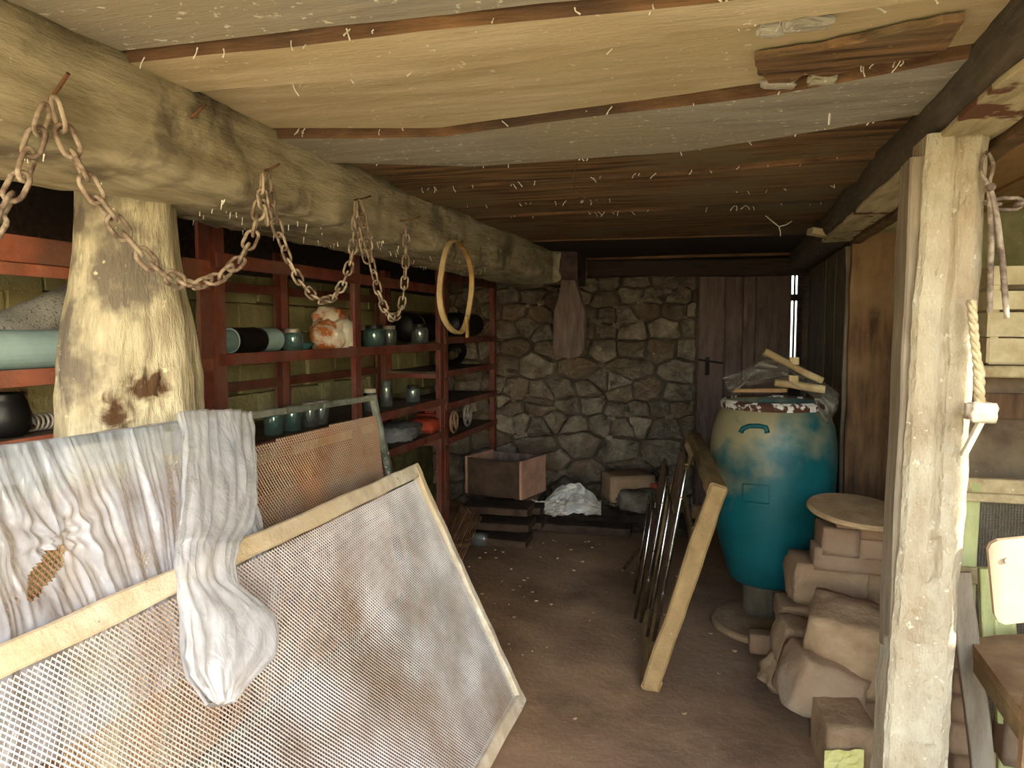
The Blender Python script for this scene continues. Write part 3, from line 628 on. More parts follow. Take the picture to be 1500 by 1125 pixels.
# ================================================================== CHAINS, HOOP
def link_mesh(name, Ln, W, r, m='rust_chain'):
    pts = []; s = Ln / 2 - W / 2
    for k in range(8): a = -math.pi / 2 + math.pi * k / 7; pts.append(Vector((W / 2 * math.sin(a + math.pi / 2) * 0 + W / 2 * math.cos(a + math.pi / 2) * -1, 0, 0)))
    pts = []
    for k in range(7): a = math.pi * k / 6; pts.append(Vector((W / 2 * math.cos(a), 0, s + W / 2 * math.sin(a))))
    for k in range(7): a = math.pi + math.pi * k / 6; pts.append(Vector((W / 2 * math.cos(a), 0, -s + W / 2 * math.sin(a))))
    # ring along pts with fixed frame
    n = 6; secs = []
    for i, p in enumerate(pts):
        t = (pts[(i + 1) % 14] - pts[i - 1]).normalized(); x = Vector((0, 1, 0)); y = t.cross(x)
        secs.append([p + (x * math.cos(k * 2 * math.pi / n) + y * math.sin(k * 2 * math.pi / n)) * r for k in range(n)])
    secs.append(secs[0]); mb = MB(); mb.loft(secs, True, False)
    me = bpy.data.meshes.new(name); me.from_pydata(mb.v, [], mb.f); me.materials.append(MATS[m]); me.polygons.foreach_set('use_smooth', [True] * len(me.polygons)); return me
def smooth_path(pts, step):
    P = []
    for i in range(len(pts) - 1):
        p0, p1, p2, p3 = pts[max(i - 1, 0)], pts[i], pts[i + 1], pts[min(i + 2, len(pts) - 1)]
        for k in range(12):
            t = k / 12; P.append(.5 * ((2 * p1) + (p2 - p0) * t + (2 * p0 - 5 * p1 + 4 * p2 - p3) * t * t + (3 * p1 - p0 - 3 * p2 + p3) * t ** 3))
    P.append(pts[-1]); out = [P[0]]; acc = 0
    for a, b_ in zip(P, P[1:]):
        d = (b_ - a).length
        while acc + d >= step:
            a = a.lerp(b_, (step - acc) / d); out.append(a.copy()); d = (b_ - a).length; acc = 0
        acc += d
    return out
def chain(px, X, me, pitch, parent, mat_ud=(1, 0, 0), plane='x'):
    pts = [ox(x, y, X) for x, y in px] if plane == 'x' else [oy(x, y, X) for x, y in px]
    P = smooth_path(pts, pitch)
    for i in range(len(P) - 1):
        t = P[i + 1] - P[i]; R = frame_rot(t, mat_ud); R = R @ Matrix.Rotation((math.pi / 2 if i % 2 else 0) + rnd.uniform(-.35, .35) + .5, 3, 'Z')
        inst(me, 'link', parent, (P[i] + P[i + 1]) / 2, R)
lkA = link_mesh('link', .060, .030, .0047); lkB = link_mesh('link', .052, .025, .0038)
XC = -1.165
cA = thing('chain', 'heavy rusty chain looping from the beam in front of the trunk', 'chain', tuple(ox(270, 415, XC)))
chain([(-60, 420), (-20, 350), (10, 300), (32, 258), (48, 215), (60, 178), (72, 148)], XC, lkA, .046, cA)
chain([(80, 148), (90, 185), (112, 235), (142, 290), (180, 340), (215, 380), (250, 407), (290, 416), (325, 404), (352, 380), (370, 345), (379, 310), (386, 280), (388, 256)], XC, lkA, .046, cA)
cB = thing('chain', 'thinner rusty chain hung in two loops between nails on the beam', 'chain', tuple(ox(470, 440, XC)))
chain([(392, 256), (397, 300), (410, 345), (426, 388), (446, 420), (470, 440), (490, 434), (504, 412), (514, 380), (520, 340), (524, 296)], XC, lkB, .040, cB)
chain([(527, 296), (534, 330), (542, 370), (550, 410), (560, 445), (573, 466), (585, 458), (591, 430), (594, 390), (595, 355), (596, 325)], XC, lkB, .040, cB)
chain([(384, 258), (384, 285), (388, 310), (393, 335)], XC + .012, lkB, .040, cB)
chain([(521, 298), (522, 320), (527, 345), (534, 372), (541, 395)], XC + .012, lkB, .040, cB)
ho = thing('wooden_hoop', 'bent wooden hoop with a split dangling end on the beam nail', 'hoop', tuple(ox(668, 490, -1.15)))
hc = ox(669, 421, -1.15); t_ = ox(664, 355, -1.15); b_ = ox(676, 490, -1.15); Rh = (t_.z - b_.z) / 2
pts = [hc + Vector((.006 * math.sin(3 * a), math.cos(a) * Rh * 1.02, math.sin(a) * Rh)) for a in [k * 2 * math.pi / 40 for k in range(40)]]
secs = [[p + (p - hc).normalized() * dr + Vector((dx, 0, 0)) for dr, dx in ((-.006, -.011), (.006, -.011), (.006, .011), (-.006, .011))] for p in pts]; secs.append(secs[0])
MB().loft(secs, True, False).build('ring', 'hoop_wood', ho)
e = ox(683, 478, -1.14); MB().rbar(e + Vector((0, 0, .05)), e + Vector((0, .02, -.05)), .02, .012, (1, 0, 0), 5, .004, 3).build('split_end', 'hoop_wood', ho)
MB().tube([ox(664, 358, -1.15), ox(668, 372, -1.14), ox(662, 385, -1.13)], .002, 5).build('tie_wire', 'rust_dark', ho)
# wire loop under the ceiling planks
w0 = oz(845, 247, 2.036); MB().tube([w0 + Vector((0, 0, .02)), oy(839, 262, w0.y), oy(841, 277, w0.y), oy(850, 288, w0.y), oy(858, 290, w0.y)], .0022, 5).build('wire_loop', 'rust_dark', label='thin bent wire dangling from the brown ceiling planks', cat='wire')
# ================================================================== SHELF RACKS
XF, XB = -1.82, -2.28
def rack(label, y0, y1, mids, rails, shelves, mtop='shelf_red', z1=1.9, back=()):
    r = thing('shelf_rack', label, 'shelf rack', (-2.05, (y0 + y1) / 2, 0), 'steel racks along the left wall')
    for y in [y0 + .02, *mids, y1 - .02]:
        for x in (XF, XB):
            mm = MB(); mm.box((x, y, z1 / 2), (.014, .062, z1)); mm.box((x - (.022 if x == XF else -.022), y + .025, z1 / 2), (.05, .012, z1)); mm.build('upright', 'shelf_red', r)
    for z, hh in rails:
        mm = MB(); mm.box((XF + .008, (y0 + y1) / 2, z), (.014, y1 - y0, hh)); mm.box((XF - .015, (y0 + y1) / 2, z + hh / 2), (.05, y1 - y0, .008)); mm.build('rail', mtop, r)
    for z in back:
        MB().box((XB, (y0 + y1) / 2, z), (.02, y1 - y0, .045)).build('rail', 'shelf_red', r)
    for z in shelves:
        MB().rbar(((XF + XB) / 2, y0 + .01, z), ((XF + XB) / 2, y1 - .01, z), .44, .018, seg=10, amp=.002, seed=z).build('shelf_board', 'shelf_board', r)
        mm = MB(); mm.box((XF + .008, (y0 + y1) / 2, z - .006), (.016, y1 - y0, .045)); mm.build('rail', mtop, r)
        for y in (y0 + .02, y1 - .02): MB().box(((XF + XB) / 2, y, z - .022), (.46, .02, .03)).build('bracket', 'shelf_red', r)
    return r
r0 = rack('orange-red steel rack behind the tree trunk holding two fat pipes', .85, 2.36, [], [(1.71, .07), (1.66, .035)], [1.375, 1.19], 'shelf_orange')
r1 = rack('red-brown steel rack holding jars and a striped cloth bundle', 2.40, 4.74, [3.52], [(1.755, .05)], [1.39, 1.02, .80], back=(1.22, 1.70))
r2 = rack('red-brown steel rack standing against the stone wall', 4.78, 5.96, [], [(1.85, .04), (1.42, .04)], [1.20, .975, .735])
# ---- things on the racks
def rotY(): return Matrix.Rotation(-math.pi / 2, 3, 'X')      # lathe axis along +Y
def jar(px, zs, rad, h, label, m='jar_glass', lid='lid_metal', X=-1.93, cap=True, lab=False):
    g = ox(px, 500, X); c = Vector((X, g.y, zs)); j = thing('glass_jar', label, 'jar', tuple(c))
    p = [(0, 0), (rad * .9, 0), (rad, .006), (rad, h * .74), (rad * .95, h * .82), (rad * .78, h * .88), (rad * .78, h)]
    q = [(r * .93 if r else 0, max(z, .005)) for r, z in p][::-1]
    MB().lathe(p + q, c, 22, cap=False).build('glass', m, j, smooth=True)
    if cap: MB().lathe([(0, h * .88), (rad * .84, h * .88), (rad * .84, h + .004), (rad * .78, h + .008), (0, h + .008)], c, 22, cap=False).build('lid', lid, j)
    if lab: MB().lathe([(rad * 1.01, h * .15), (rad * 1.015, h * .15), (rad * 1.015, h * .66), (rad * 1.01, h * .66)], c, 22, cap=False).build('label', 'label_white', j)
zs = 1.40
jar(429, zs, .045, .095, 'teal glass jar beside the striped cloth bundle', 'jar_teal')
jar(513, zs, .030, .075, 'small labelled jar with pale lid in front of the striped bundle', 'jar_glass', 'label_white', X=-1.858, lab=True)
jar(548, zs, .060, .115, 'wide teal jar beside the rack upright', 'jar_teal', 'metal_black', X=-1.90)
jar(533, zs, .042, .105, 'teal jar half hidden by the rack upright', 'jar_teal', 'lid_metal', X=-2.02)
jar(570, zs, .045, .112, 'clear jar with pale metal lid beside the black canister', 'jar_glass', 'lid_metal')
jar(615, zs, .055, .125, 'clear jar in front of the black canister', 'jar_glass', 'metal_black', X=-1.88)
jar(565, 1.03, .038, .15, 'tall empty clear jar on the lower shelf', 'jar_glass', 'jar_glass', X=-1.97)
jar(604, 1.03, .045, .10, 'squat jar with black lid on the lower shelf', 'jar_glass', 'metal_black', X=-1.93)
jar(541, 1.03, .040, .12, 'jar with white lid at the frame corner of the rusty screen', 'jar_glass', 'label_white', X=-1.95)
for k, px in enumerate((398, 425, 452, 468)): jar(px, 1.03, .042, .11, ('teal jar seen through the rusty screen' if k < 2 else 'clear jar seen through the rusty screen'), 'jar_teal' if k < 2 else 'jar_glass', X=-1.92)
for o in [o for o in bpy.data.objects if 'seen through the rusty' in (o.get('label') or '')]: o['group'] = 'jars behind the rusty screen'
def pipe(a, b_, r, m, label, name='pipe', n=28, wall=.12, sec=None):
    a, b_ = Vector(a), Vector(b_); L = (b_ - a).length; R = frame_rot(b_ - a, (0, 0, 1)); i = r * (1 - wall)
    MB().lathe([(i, 0), (r, 0), (r, L), (i, L), (i, 0)], a, n, R, False).build(name, m, label=label, cat='pipe', smooth=False)
pa, pb = ox(0, 492, -1.98), ox(120, 455, -1.98)
ga, gb_ = ox(0, 497, -2.06), ox(105, 450, -2.06); gd = (gb_ - ga).normalized(); pipe(ga - gd * .03, gb_ + gd * .25, .072, 'pipe_grey', 'speckled grey pipe slanting above the pale blue pipe')
pipe((-1.90, .9, 1.442), (-1.90, 2.25, 1.442), .056, 'pipe_blue', 'pale blue plastic pipe lying on the orange-red rack')
g = ox(336, 500, -1.95); g2 = ox(402, 500, -1.95); zc = 1.452
pp = thing('pipe_offcut', 'short grey pipe offcut half coated in black tar', 'pipe', (-1.95, (g.y + g2.y) / 2, 1.40))
R = frame_rot((0, 1, 0), (0, 0, 1)); ln = g2.y - g.y
MB().lathe([(.047, 0), (.052, 0), (.052, ln), (.047, ln), (.047, 0)], (-1.95, g.y, zc), 28, R, False).build('tube', 'pipe_blue', pp)
MB().lathe([(.053, .0), (.055, .02), (.054, ln * .35), (.056, ln * .5), (.053, ln * .62)], (-1.95, g.y, zc), 28, R, False).build('tar_coating', 'pipe_tar' if 'pipe_tar' in MATS else 'metal_black', pp, label='black tar coating')
g = ox(446, 512, -1.96); m = MB(); m.lathe([(0, 0), (.05, 0), (.085, .03), (.08, .032), (.045, .008), (0, .008)], (-2.0, g.y, 1.40), 24, None, False); m.build('dish', 'teal_plastic', label='shallow teal plastic dish beside the teal jar', cat='dish')
# striped cloth bundle
ca = ox(490, 490, -1.93); cb = thing('cloth_bundle', 'bundle of orange and white striped cloth on the rack', 'cloth', (ca.x, ca.y, 1.40))
MB().rock((ca.x - .02, ca.y, 1.475), (.16, .24, .15), 4, 10, .75, .18, (.3, 0, .2), 2.2).build('folded_cloth', 'cloth_orange', cb, smooth=True)
MB().rock((ca.x - .05, ca.y + .06, 1.53), (.15, .20, .13), 9, 10, .75, .2, (-.3, 0, .2), 2.2).build('folded_cloth', 'cloth_orange', cb, smooth=True)
MB().rock((ca.x + .05, ca.y + .03, 1.47), (.09, .12, .13), 12, 8, .8, .1, (.2, .2, 0), 2).build('folded_cloth', 'label_white', cb, smooth=True)
# black canisters
def canister(y0, y1, X, z, r, label):
    t = thing('canister', label, 'canister', (X, (y0 + y1) / 2, z - r)); L = y1 - y0
    MB().lathe([(0, 0), (r * .8, 0), (r * .96, .02), (r, .05), (r, L - .05), (r * .96, L - .02), (r * .8, L), (0, L)], (X, y0, z), 28, frame_rot((0, 1, 0), (0, 0, 1)), False).build('body', 'metal_black', t, smooth=True)
    MB().lathe([(r * 1.005, L * .3), (r * 1.03, L * .31), (r * 1.03, L * .33), (r * 1.005, L * .34)], (X, y0, z), 28, frame_rot((0, 1, 0), (0, 0, 1)), False).build('band', 'rust_dark', t)
g, g2 = ox(584, 480, -2.06), ox(632, 480, -2.06); canister(g.y + .05, g2.y, -2.06, 1.51, .10, 'black canister lying behind the clear jar')
g, g2 = ox(662, 480, -1.98), ox(728, 480, -1.98); canister(g.y - .02, min(g2.y, 5.94), -1.99, 1.536, .09, 'long black canister lying beside the stone wall')
for y_ in (5.05, 5.55):
    pass
# old tyre leaning on the shelf
g = ox(692, 512, -1.98); pts = [Vector((-1.99, 5.45, 1.31)) + Vector((.02 * math.sin(a), math.cos(a) * .20, math.sin(a) * .072)) for a in [k * 2 * math.pi / 32 for k in range(32)]]
MB().tube(pts, .026, 8, True).build('belt_loop', 'metal_black', smooth=True, label='black rubber belt loop on the shelf under the long canister', cat='belt')
# toy-like engine with two spoked wheels
eg = ox(672, 615, -1.86); en = thing('small_engine', 'small red engine with two spoked flywheels', 'engine', (-1.95, 5.05, .745))
MB().rock((-1.98, 4.98, .83), (.16, .24, .16), 2, 5, .1, .08).build('block', 'engine_red', en)
MB().box((-1.98, 4.95, .93), (.07, .10, .07)).build('tank', 'engine_red', en)
for k, (x, y, z, r, mm_) in enumerate(((-1.855, ox(665, 620, -1.855).y, .835, .075, 'wheel_tan'), (-1.875, ox(685, 612, -1.875).y, .845, .082, 'lid_metal'))):
    m = MB(); c = Vector((x, y, z)); m.tube([c + Vector((0, math.cos(a) * r, math.sin(a) * r)) for a in [j * 2 * math.pi / 28 for j in range(28)]], .009, 6, True)
    wh = m.build('wheel', mm_, en, smooth=True)
    for j in range(5):
        a = j * 2 * math.pi / 5 + .3; MB().tube([c, c + Vector((0, math.cos(a) * r, math.sin(a) * r))], .006, 5).build('spoke', mm_, wh)
    MB().lathe([(0, -.02), (.018, -.02), (.018, .02), (0, .02)], c, 12, frame_rot((1, 0, 0), (0, 0, 1)), False).build('hub', mm_, wh)
g = ox(628, 618, -1.9); MB().rock((-1.92, g.y, .85), (.18, .22, .10), 6, 7, .7, .25).build('rag_heap', 'engine_red', smooth=True, label='crumpled dull red rag on the low shelf', cat='rag')
g = ox(590, 610, -1.95); MB().rock((-1.97, g.y, .85), (.2, .38, .10), 8, 8, .7, .35, (0, 0, .1), 3).build('rag_heap', 'cloth_grey', smooth=True, label='crumpled grey rag on the low shelf beside the red rag', cat='rag')
g = ox(600, 650, -1.95); canister(g.y - .15, g.y + .3, -2.0, .085, .085, 'black canister on the floor under the jar rack')
# left edge: brown post, black pot, coil
ya, yb = ox(-40, 600, -2.02).y, ox(38, 600, -2.02).y
MB().rbar((-2.02, (ya + yb) / 2, 1.20), (-2.02, (ya + yb) / 2, 1.355), yb - ya, .03, (1, 0, 0), 6, .004, 3).build('plywood_sheet', 'cupboard_brown', label='brown wooden panel standing on the rack under the pale blue pipe', cat='plywood')
bp_ = ox(6, 630, -1.93); bp_.z = 1.20; pot = thing('black_pot', 'black round pot on the rack before the brown panel', 'pot', tuple(bp_))
MB().lathe([(0, 0), (.045, 0), (.064, .02), (.068, .06), (.058, .10), (.050, .115), (.055, .122), (.046, .122), (.05, .10), (.055, .05), (.04, .012), (0, .012)], bp_, 28, None, False).build('bowl', 'metal_black', pot, smooth=True)
MB().tube([bp_ + Vector((0, -.06 * math.cos(a), .115 + .03 * math.sin(a))) for a in [k * math.pi / 8 for k in range(9)]], .003, 5).build('handle', 'rust_dark', pot)
cq = ox(64, 640, -1.93); MB().tube([Vector((-1.93 + .022 * math.cos(a), cq.y - .05 + .0026 * a, 1.227 + .022 * math.sin(a))) for a in [k * .5 for k in range(76)]], .0042, 6).build('coil_spring', 'lid_metal', smooth=True, label='pale steel coil spring beside the black pot', cat='spring')
# ---- wooden box, its support and floor clutter
bs = thing('board_stack', 'stack of dark boards under the open wooden box', 'boards', (-1.45, 5.3, 0))
for k in range(6):
    MB().rbar((-1.72 + rnd.uniform(-.02, .02), 4.98 + (k % 2) * .3, .028 + k * .055), (-1.26 + rnd.uniform(-.02, .02), 5.0 + (k % 2) * .3, .028 + k * .055), .26, .05, seg=5, amp=.008, seed=k).build('board', 'board_dark', bs)
bx = thing('wooden_box', 'open wooden box with a pale pinkish end panel', 'box', (-1.47, 5.1, .335)); z0, z1 = .338, .60
for nm, c, d, mm_ in (('end_panel', (-1.26, 5.10, .47), (.018, .36, .265), 'box_wood'), ('end_panel', (-1.70, 5.10, .47), (.018, .36, .265), 'box_wood'), ('side_panel', (-1.48, 4.93, .465), (.44, .016, .25), 'board_dark'), ('side_panel', (-1.48, 5.275, .465), (.44, .016, .25), 'door_wood'), ('bottom', (-1.48, 5.1, .346), (.44, .34, .014), 'door_wood')):  # front side panel darkened by colour to show it in shade
    MB().rbar(Vector(c) - Vector((0, 0, d[2] / 2)), Vector(c) + Vector((0, 0, d[2] / 2)), d[0], d[1], (0, 1, 0), 4, .003, c[0], .02).build(nm, mm_, bx)
for o_ in bx.children: pass
bx.rotation_euler.z = math.radians(-14)
# ---- floor clutter by the back wall
def px_rock(name, x0, y0, x1, y1, Y, dep, m, label, cat, seed=1, k=.2, amp=.1, rot=(0, 0, 0), cuts=6, group=None, fr=1.6, sm=True):
    a, b_ = oy(x0, y0, Y), oy(x1, y1, Y); zb = min(a.z, b_.z)
    c = Vector(((a.x + b_.x) / 2, Y + dep / 2, (a.z + b_.z) / 2)); d = (abs(b_.x - a.x), dep, abs(a.z - b_.z))
    mb = MB(); mb.rock(c, d, seed, cuts, k, amp, rot, fr); return mb.build(name, m, label=label, cat=cat, smooth=sm, group=group)
m = MB()
def mound(u, v):
    x = -1.9 + 1.75 * u; y = 5.50 + .53 * v
    e = min(u * 5, (1 - u) * 5, v * 2.6, 1); return (x, y, fz(x, y) - .01 + max(0, e) * (.075 + .05 * N((x, y, 0), 3, 1) + .03 * N((x, y, 0), 11, 4) + (.09 if u > .75 else 0) * min(1, (u - .75) * 8) ))
m.grid(mound, 70, 30); m.build('rubble_mound', 'rubble_earth', label='low mound of earth and rubble along the foot of the stone wall', cat='rubble', kind='stuff')
g = oz(835, 790, 0)
def brickat(px, py, z, d, rz, m, label, rx=0, name='brick', seed=1):
    c = oz(px, py, z); mb = MB(); mb.rock((c.x, c.y, z + d[2] / 2), d, seed, 4, .05, .04, (rx, 0, rz)); return mb.build(name, m, label=label, cat='brick')
MB().rbar((-1.75, 5.38, .035), (-.62, 5.42, .035), .17, .06, seg=12, amp=.010, seed=5).build('floor_plank', 'board_dark', label='weathered thick plank lying on the floor before the rubble', cat='plank')
brickat(726, 752, .066, (.24, .11, .075), -.15, 'brick_dusty', 'dull red brick lying on the weathered thick plank')
brickat(800, 752, .066, (.30, .10, .05), .05, 'stone_pale', 'flat pale stone slab beside the crumpled white sheet', name='stone', seed=4)
px_rock('stone', 882, 696, 950, 738, 5.55, .28, 'stone_pale', 'squared pale stone block on the rubble beside the crumpled white sheet', 'stone', 5, .08, .06, (0, 0, .45))
px_rock('brick', 948, 708, 968, 722, 5.62, .1, 'engine_red', 'small red brick fragment on the rubble mound', 'brick', 6, .1, .08)
px_rock('stone', 905, 720, 972, 752, 5.42, .2, 'stone_wall', 'dark rubble stone under the squared pale block', 'stone', 7, .4, .3)
px_rock('stone', 752, 706, 776, 762, 5.30, .12, 'stone_pale', 'rounded grey stone beside the open wooden box', 'stone', 8, .7, .1)
px_rock('stone', 752, 694, 774, 745, 5.75, .12, 'stone_dusty', 'small pale stone by the wall foot', 'stone', 9, .3, .2)
def sheet(u, v):
    a = oy(800 + 82 * u, 752 - 46 * v * (0.45 + .55 * math.sin(math.pi * min(1, u * 1.05))), 5.36 + .12 * v)
    a += Vector((0, -.05 * (1 - abs(N((u, v, 0), 5, 2)) * 2) - .02 * N((u, v, 1), 11, 3), .02 * N((u, v, 3), 9, 3))); a.z = max(a.z, .07); return a
MB().grid(sheet, 40, 24).build('crumpled_sheet', 'paper_white', smooth=False, label='crumpled white sheet on the rubble by the stone wall', cat='sheet')
def sheet2(u, v):
    a = oy(768 + 60 * u, 748 - 16 * v, 5.33 + .05 * v); a += Vector((0, -.03 * (1 - abs(N((u, v, 0), 6, 7)) * 2), .02 * N((u, v, 3), 9, 3))); a.z = max(a.z, .07); return a
MB().grid(sheet2, 24, 10).build('crumpled_sheet', 'paper_white', smooth=False, label='narrow strip of crumpled pale foil beside the white sheet', cat='sheet')
def sheet3(u, v):
    a = oz(952 + 26 * u, 752 - 14 * v, .03); a.z = .03 + .03 * N((u, v, 0), 4, 2) + .02; return a
MB().grid(sheet3, 10, 8).build('plastic_scrap', 'pipe_blue', label='small bluish plastic scrap on the floor at the rubble edge', cat='plastic')
# wire rack heap beside the near screen
wr = thing('wire_rack', 'heap of bent dark wire racks beside the board stack', 'wire rack', tuple(oz(668, 842, 0)))
c0 = oz(668, 842, 0)
for k in range(3):
    o = c0 + Vector((-.06 - .07 * k, .07 * k, 0)); t = Vector((.16, .16, .42)).normalized(); s_ = Vector((.3, -.6, .05)).normalized()
    m = MB()
    for j in range(5): m.tube([o + s_ * j * .06, o + s_ * j * .06 + t * .42], .003, 5)
    for h in (.0, .42): m.tube([o + t * h, o + t * h + s_ * .24], .004, 5)
    m.build('grid', 'rust_dark', wr)
px_rock('glass_bottle', 690, 782, 712, 802, oz(700, 801, 0).y, .07, 'jar_glass', 'small glass bottle lying on the earth floor beside the weathered plank', 'bottle', 3, .8, .02)
brickat(665, 800, .0, (.22, .10, .03), .5, 'board_brown', 'short dark board scrap on the floor by the white-framed screen', name='board_scrap')
bpy.data.objects['board_scrap']['category'] = 'board'
# hanging wooden paddle from the beam end
pdl = [(822, 410), (842, 411), (847, 428), (856, 455), (856, 512), (848, 522), (832, 525), (818, 522), (810, 512), (812, 455), (820, 430)]
f_ = [oy(x, y, 5.30) for x, y in pdl]; bk = [p + Vector((.012, .028, 0)) for p in f_]
hp = thing('hanging_paddle', 'dusty wooden paddle hanging from the dark end of the beam', 'paddle', tuple(oy(833, 525, 5.3)))
MB().loft([f_, bk]).build('blade', 'paddle_wood', hp)
MB().tube([oy(832, 392, 5.46), oy(832, 402, 5.33), oy(834, 412, 5.29), oy(833, 418, 5.29)], .004, 5).build('hanger', 'rust_dark', hp)
# ================================================================== BARREL
bc = Vector((.255, 4.07, .20)); ba = thing('plastic_barrel', 'big teal plastic barrel with dusty shoulders', 'barrel', tuple(bc))
pr = [(0, 0), (.19, 0), (.205, .012), (.225, .08), (.262, .20), (.292, .35), (.308, .50), (.313, .62), (.309, .72), (.297, .80), (.275, .865), (.255, .895), (.248, .905), (.247, .93), (.238, .93), (.236, .90), (.27, .84), (.298, .70), (.30, .55), (.28, .35), (.2, .03), (0, .03)]
MB().lathe(pr, bc, 64, None, False).build('body', 'barrel_teal', ba, smooth=True, origin=bc)
MB().lathe([(.249, .898), (.262, .898), (.264, .926), (.249, .94), (.243, .94), (.243, .90)], bc, 64, None, False).build('rim_band', 'rim_white', ba, label='rusty rim band with flaking white paint')
def on_barrel(px, py, off=.0):
    r = ray(px, py); o = EYE; best = None
    for i in range(2000):
        p = o + r * (2.6 + i * .001); z = p.z - .2
        rr = 0
        for (a, za), (b_, zb) in zip(pr[1:13], pr[2:14]):
            if za <= z <= zb: rr = a + (b_ - a) * (z - za) / max(1e-6, zb - za)
        if rr and math.hypot(p.x - bc.x, p.y - bc.y) < rr + off: return p
    return None
hl = [on_barrel(x, y, .012) for x, y in ((1085, 634), (1088, 628), (1098, 624), (1112, 624), (1122, 626), (1124, 634))]
MB().tube(hl, .012, 8).build('handle', 'barrel_teal', ba, smooth=True)
fr_ = [(1088, 709), (1127, 712), (1127, 738), (1088, 734)]
m = MB()
for i in range(4):
    (xa, ya), (xb, yb) = fr_[i], fr_[(i + 1) % 4]
    m.tube([on_barrel(xa + (xb - xa) * t / 5, ya + (yb - ya) * t / 5, .001) for t in range(6)], .0036, 5)
m.build('moulded_panel', 'barrel_teal', ba, label='raised rectangle moulded into the barrel')
# things in the barrel mouth
zt = 1.135
def lid_board(name, p, q, w_, t_, m, label, up=(0, 0, 1), knob=None):
    t = thing(name, label, 'board', tuple(Vector(p))); MB().rbar(p, q, w_, t_, up, 8, .006, p[0] * 9, .2, 10).build('board', m, t)
    if knob is not None:
        k = Vector(knob); d = (Vector(q) - Vector(p)).normalized(); MB().rbar(k, k + Vector((0, 0, .035)), .05, .045, d, 3, .004, 3, .15).build('cleat', 'pallet_wood', t)
    return t
pA, pB = oy(1119, 515, 3.93), oy(1203, 558, 3.97)
lid_board('lid_board', pA, pB, .05, .032, 'pallet_wood', 'tilted pale board with a small cleat rising out of the barrel', knob=pA.lerp(pB, .52) + Vector((0, 0, .012)))
pA, pB = oy(1134, 560, 3.90), oy(1207, 570, 3.92)
lid_board('lid_board', pA, pB, .05, .034, 'pallet_wood', 'level pale board with a cleat across the barrel mouth', knob=pA.lerp(pB, .38) + Vector((0, 0, .012)))
pA, pB = oy(1073, 572, 3.95), oy(1150, 571, 4.0)
lid_board('lid_board', pA, pB, .06, .02, 'seat_wood', 'flat brown board lying on the barrel rim')
MB().rbar(oy(1090, 562, 4.12), oy(1165, 552, 4.2), .07, .02, seg=6, amp=.005, seed=4).build('lid_board', 'door_wood', label='dark board at the back of the barrel mouth', cat='board')
# thin plastic bag over the boards
def bagf(u, v):
    L_ = [(1058, 553), (1085, 545), (1118, 520), (1160, 530), (1200, 553), (1230, 578), (1226, 600)]
    B_ = [(1068, 574), (1078, 572), (1095, 560), (1140, 552), (1190, 580), (1205, 612), (1212, 622)]
    f = u * 6; j = min(int(f), 5); f -= j
    a = Vector(L_[j]).lerp(Vector(L_[j + 1]), f); b_ = Vector(B_[j]).lerp(Vector(B_[j + 1]), f); q = a.lerp(b_, v)
    Y = 4.14 - .25 * v - .04 * (1 - 2 * abs(N((u, v * .5, 0), 7, 4))) + (.0 if u < .8 else -.12 * (u - .8) * 5)
    p = oy(q[0], q[1], Y); p.x = min(p.x, .60); return p
MB().grid(bagf, 60, 24).build('plastic_bag', 'film_thin', smooth=True, label='torn clear plastic bag stretched over the barrel boards', cat='plastic bag')
# log stand and round slab
MB().lathe([(0, 0), (.105, 0), (.11, .02), (.108, .07), (.112, .15), (.108, .172), (0, .172)], (.235, 4.05, .028), 24, None, False).build('log_stand', 'log_wood', smooth=False, label='dark upright log standing under the teal barrel', cat='log')
MB().lathe([(0, 0), (.265, 0), (.272, .01), (.27, .028), (.26, .034), (0, .034)], (.24, 3.93, -.008), 40, None, False).build('round_slab', 'stone_dusty', label='round dusty slab on the floor under the dark log', cat='slab')
# ================================================================== LEANING FRAME AND FOLDING CHAIRS
fr0 = thing('wooden_frame', 'pale rough wooden frame leaning against the teal barrel', 'frame', (-.26, 3.1, 0))  # plain leaning wooden frame, not a trestle
P0, P1, P2, P3 = Vector((-.262, 3.10, .02)), Vector((-.016, 3.20, .83)), Vector((-.165, 4.75, .84)), Vector((-.42, 4.65, .02))
nrm_ = (P1 - P0).cross(P3 - P0).normalized()
for a, b_, wd, sd in ((P0, P1, .06, 1), (P1, P2, .06, 2), (P3, P2, .06, 3), (P0, P3, .06, 4)):
    t = (b_ - a).normalized(); MB().rbar(a - t * .02, b_ + t * .02, wd, .075, nrm_, 16, .008, sd * 4, .15, 8).build('frame_bar', 'frame_wood', fr0)
MB().rbar(P0.lerp(P1, .62) + nrm_ * -.03, P3.lerp(P2, .62) + nrm_ * -.03, .03, .02, nrm_, 10, .006, 3).build('cross_bar', 'frame_wood', fr0)
for f in (.2, .35, .55, .8):
    q = P0.lerp(P1, f); MB().tube([q, q - Vector((.045, 0.01, -.004))], .004, 5).build('nail', 'rust_dark', fr0)
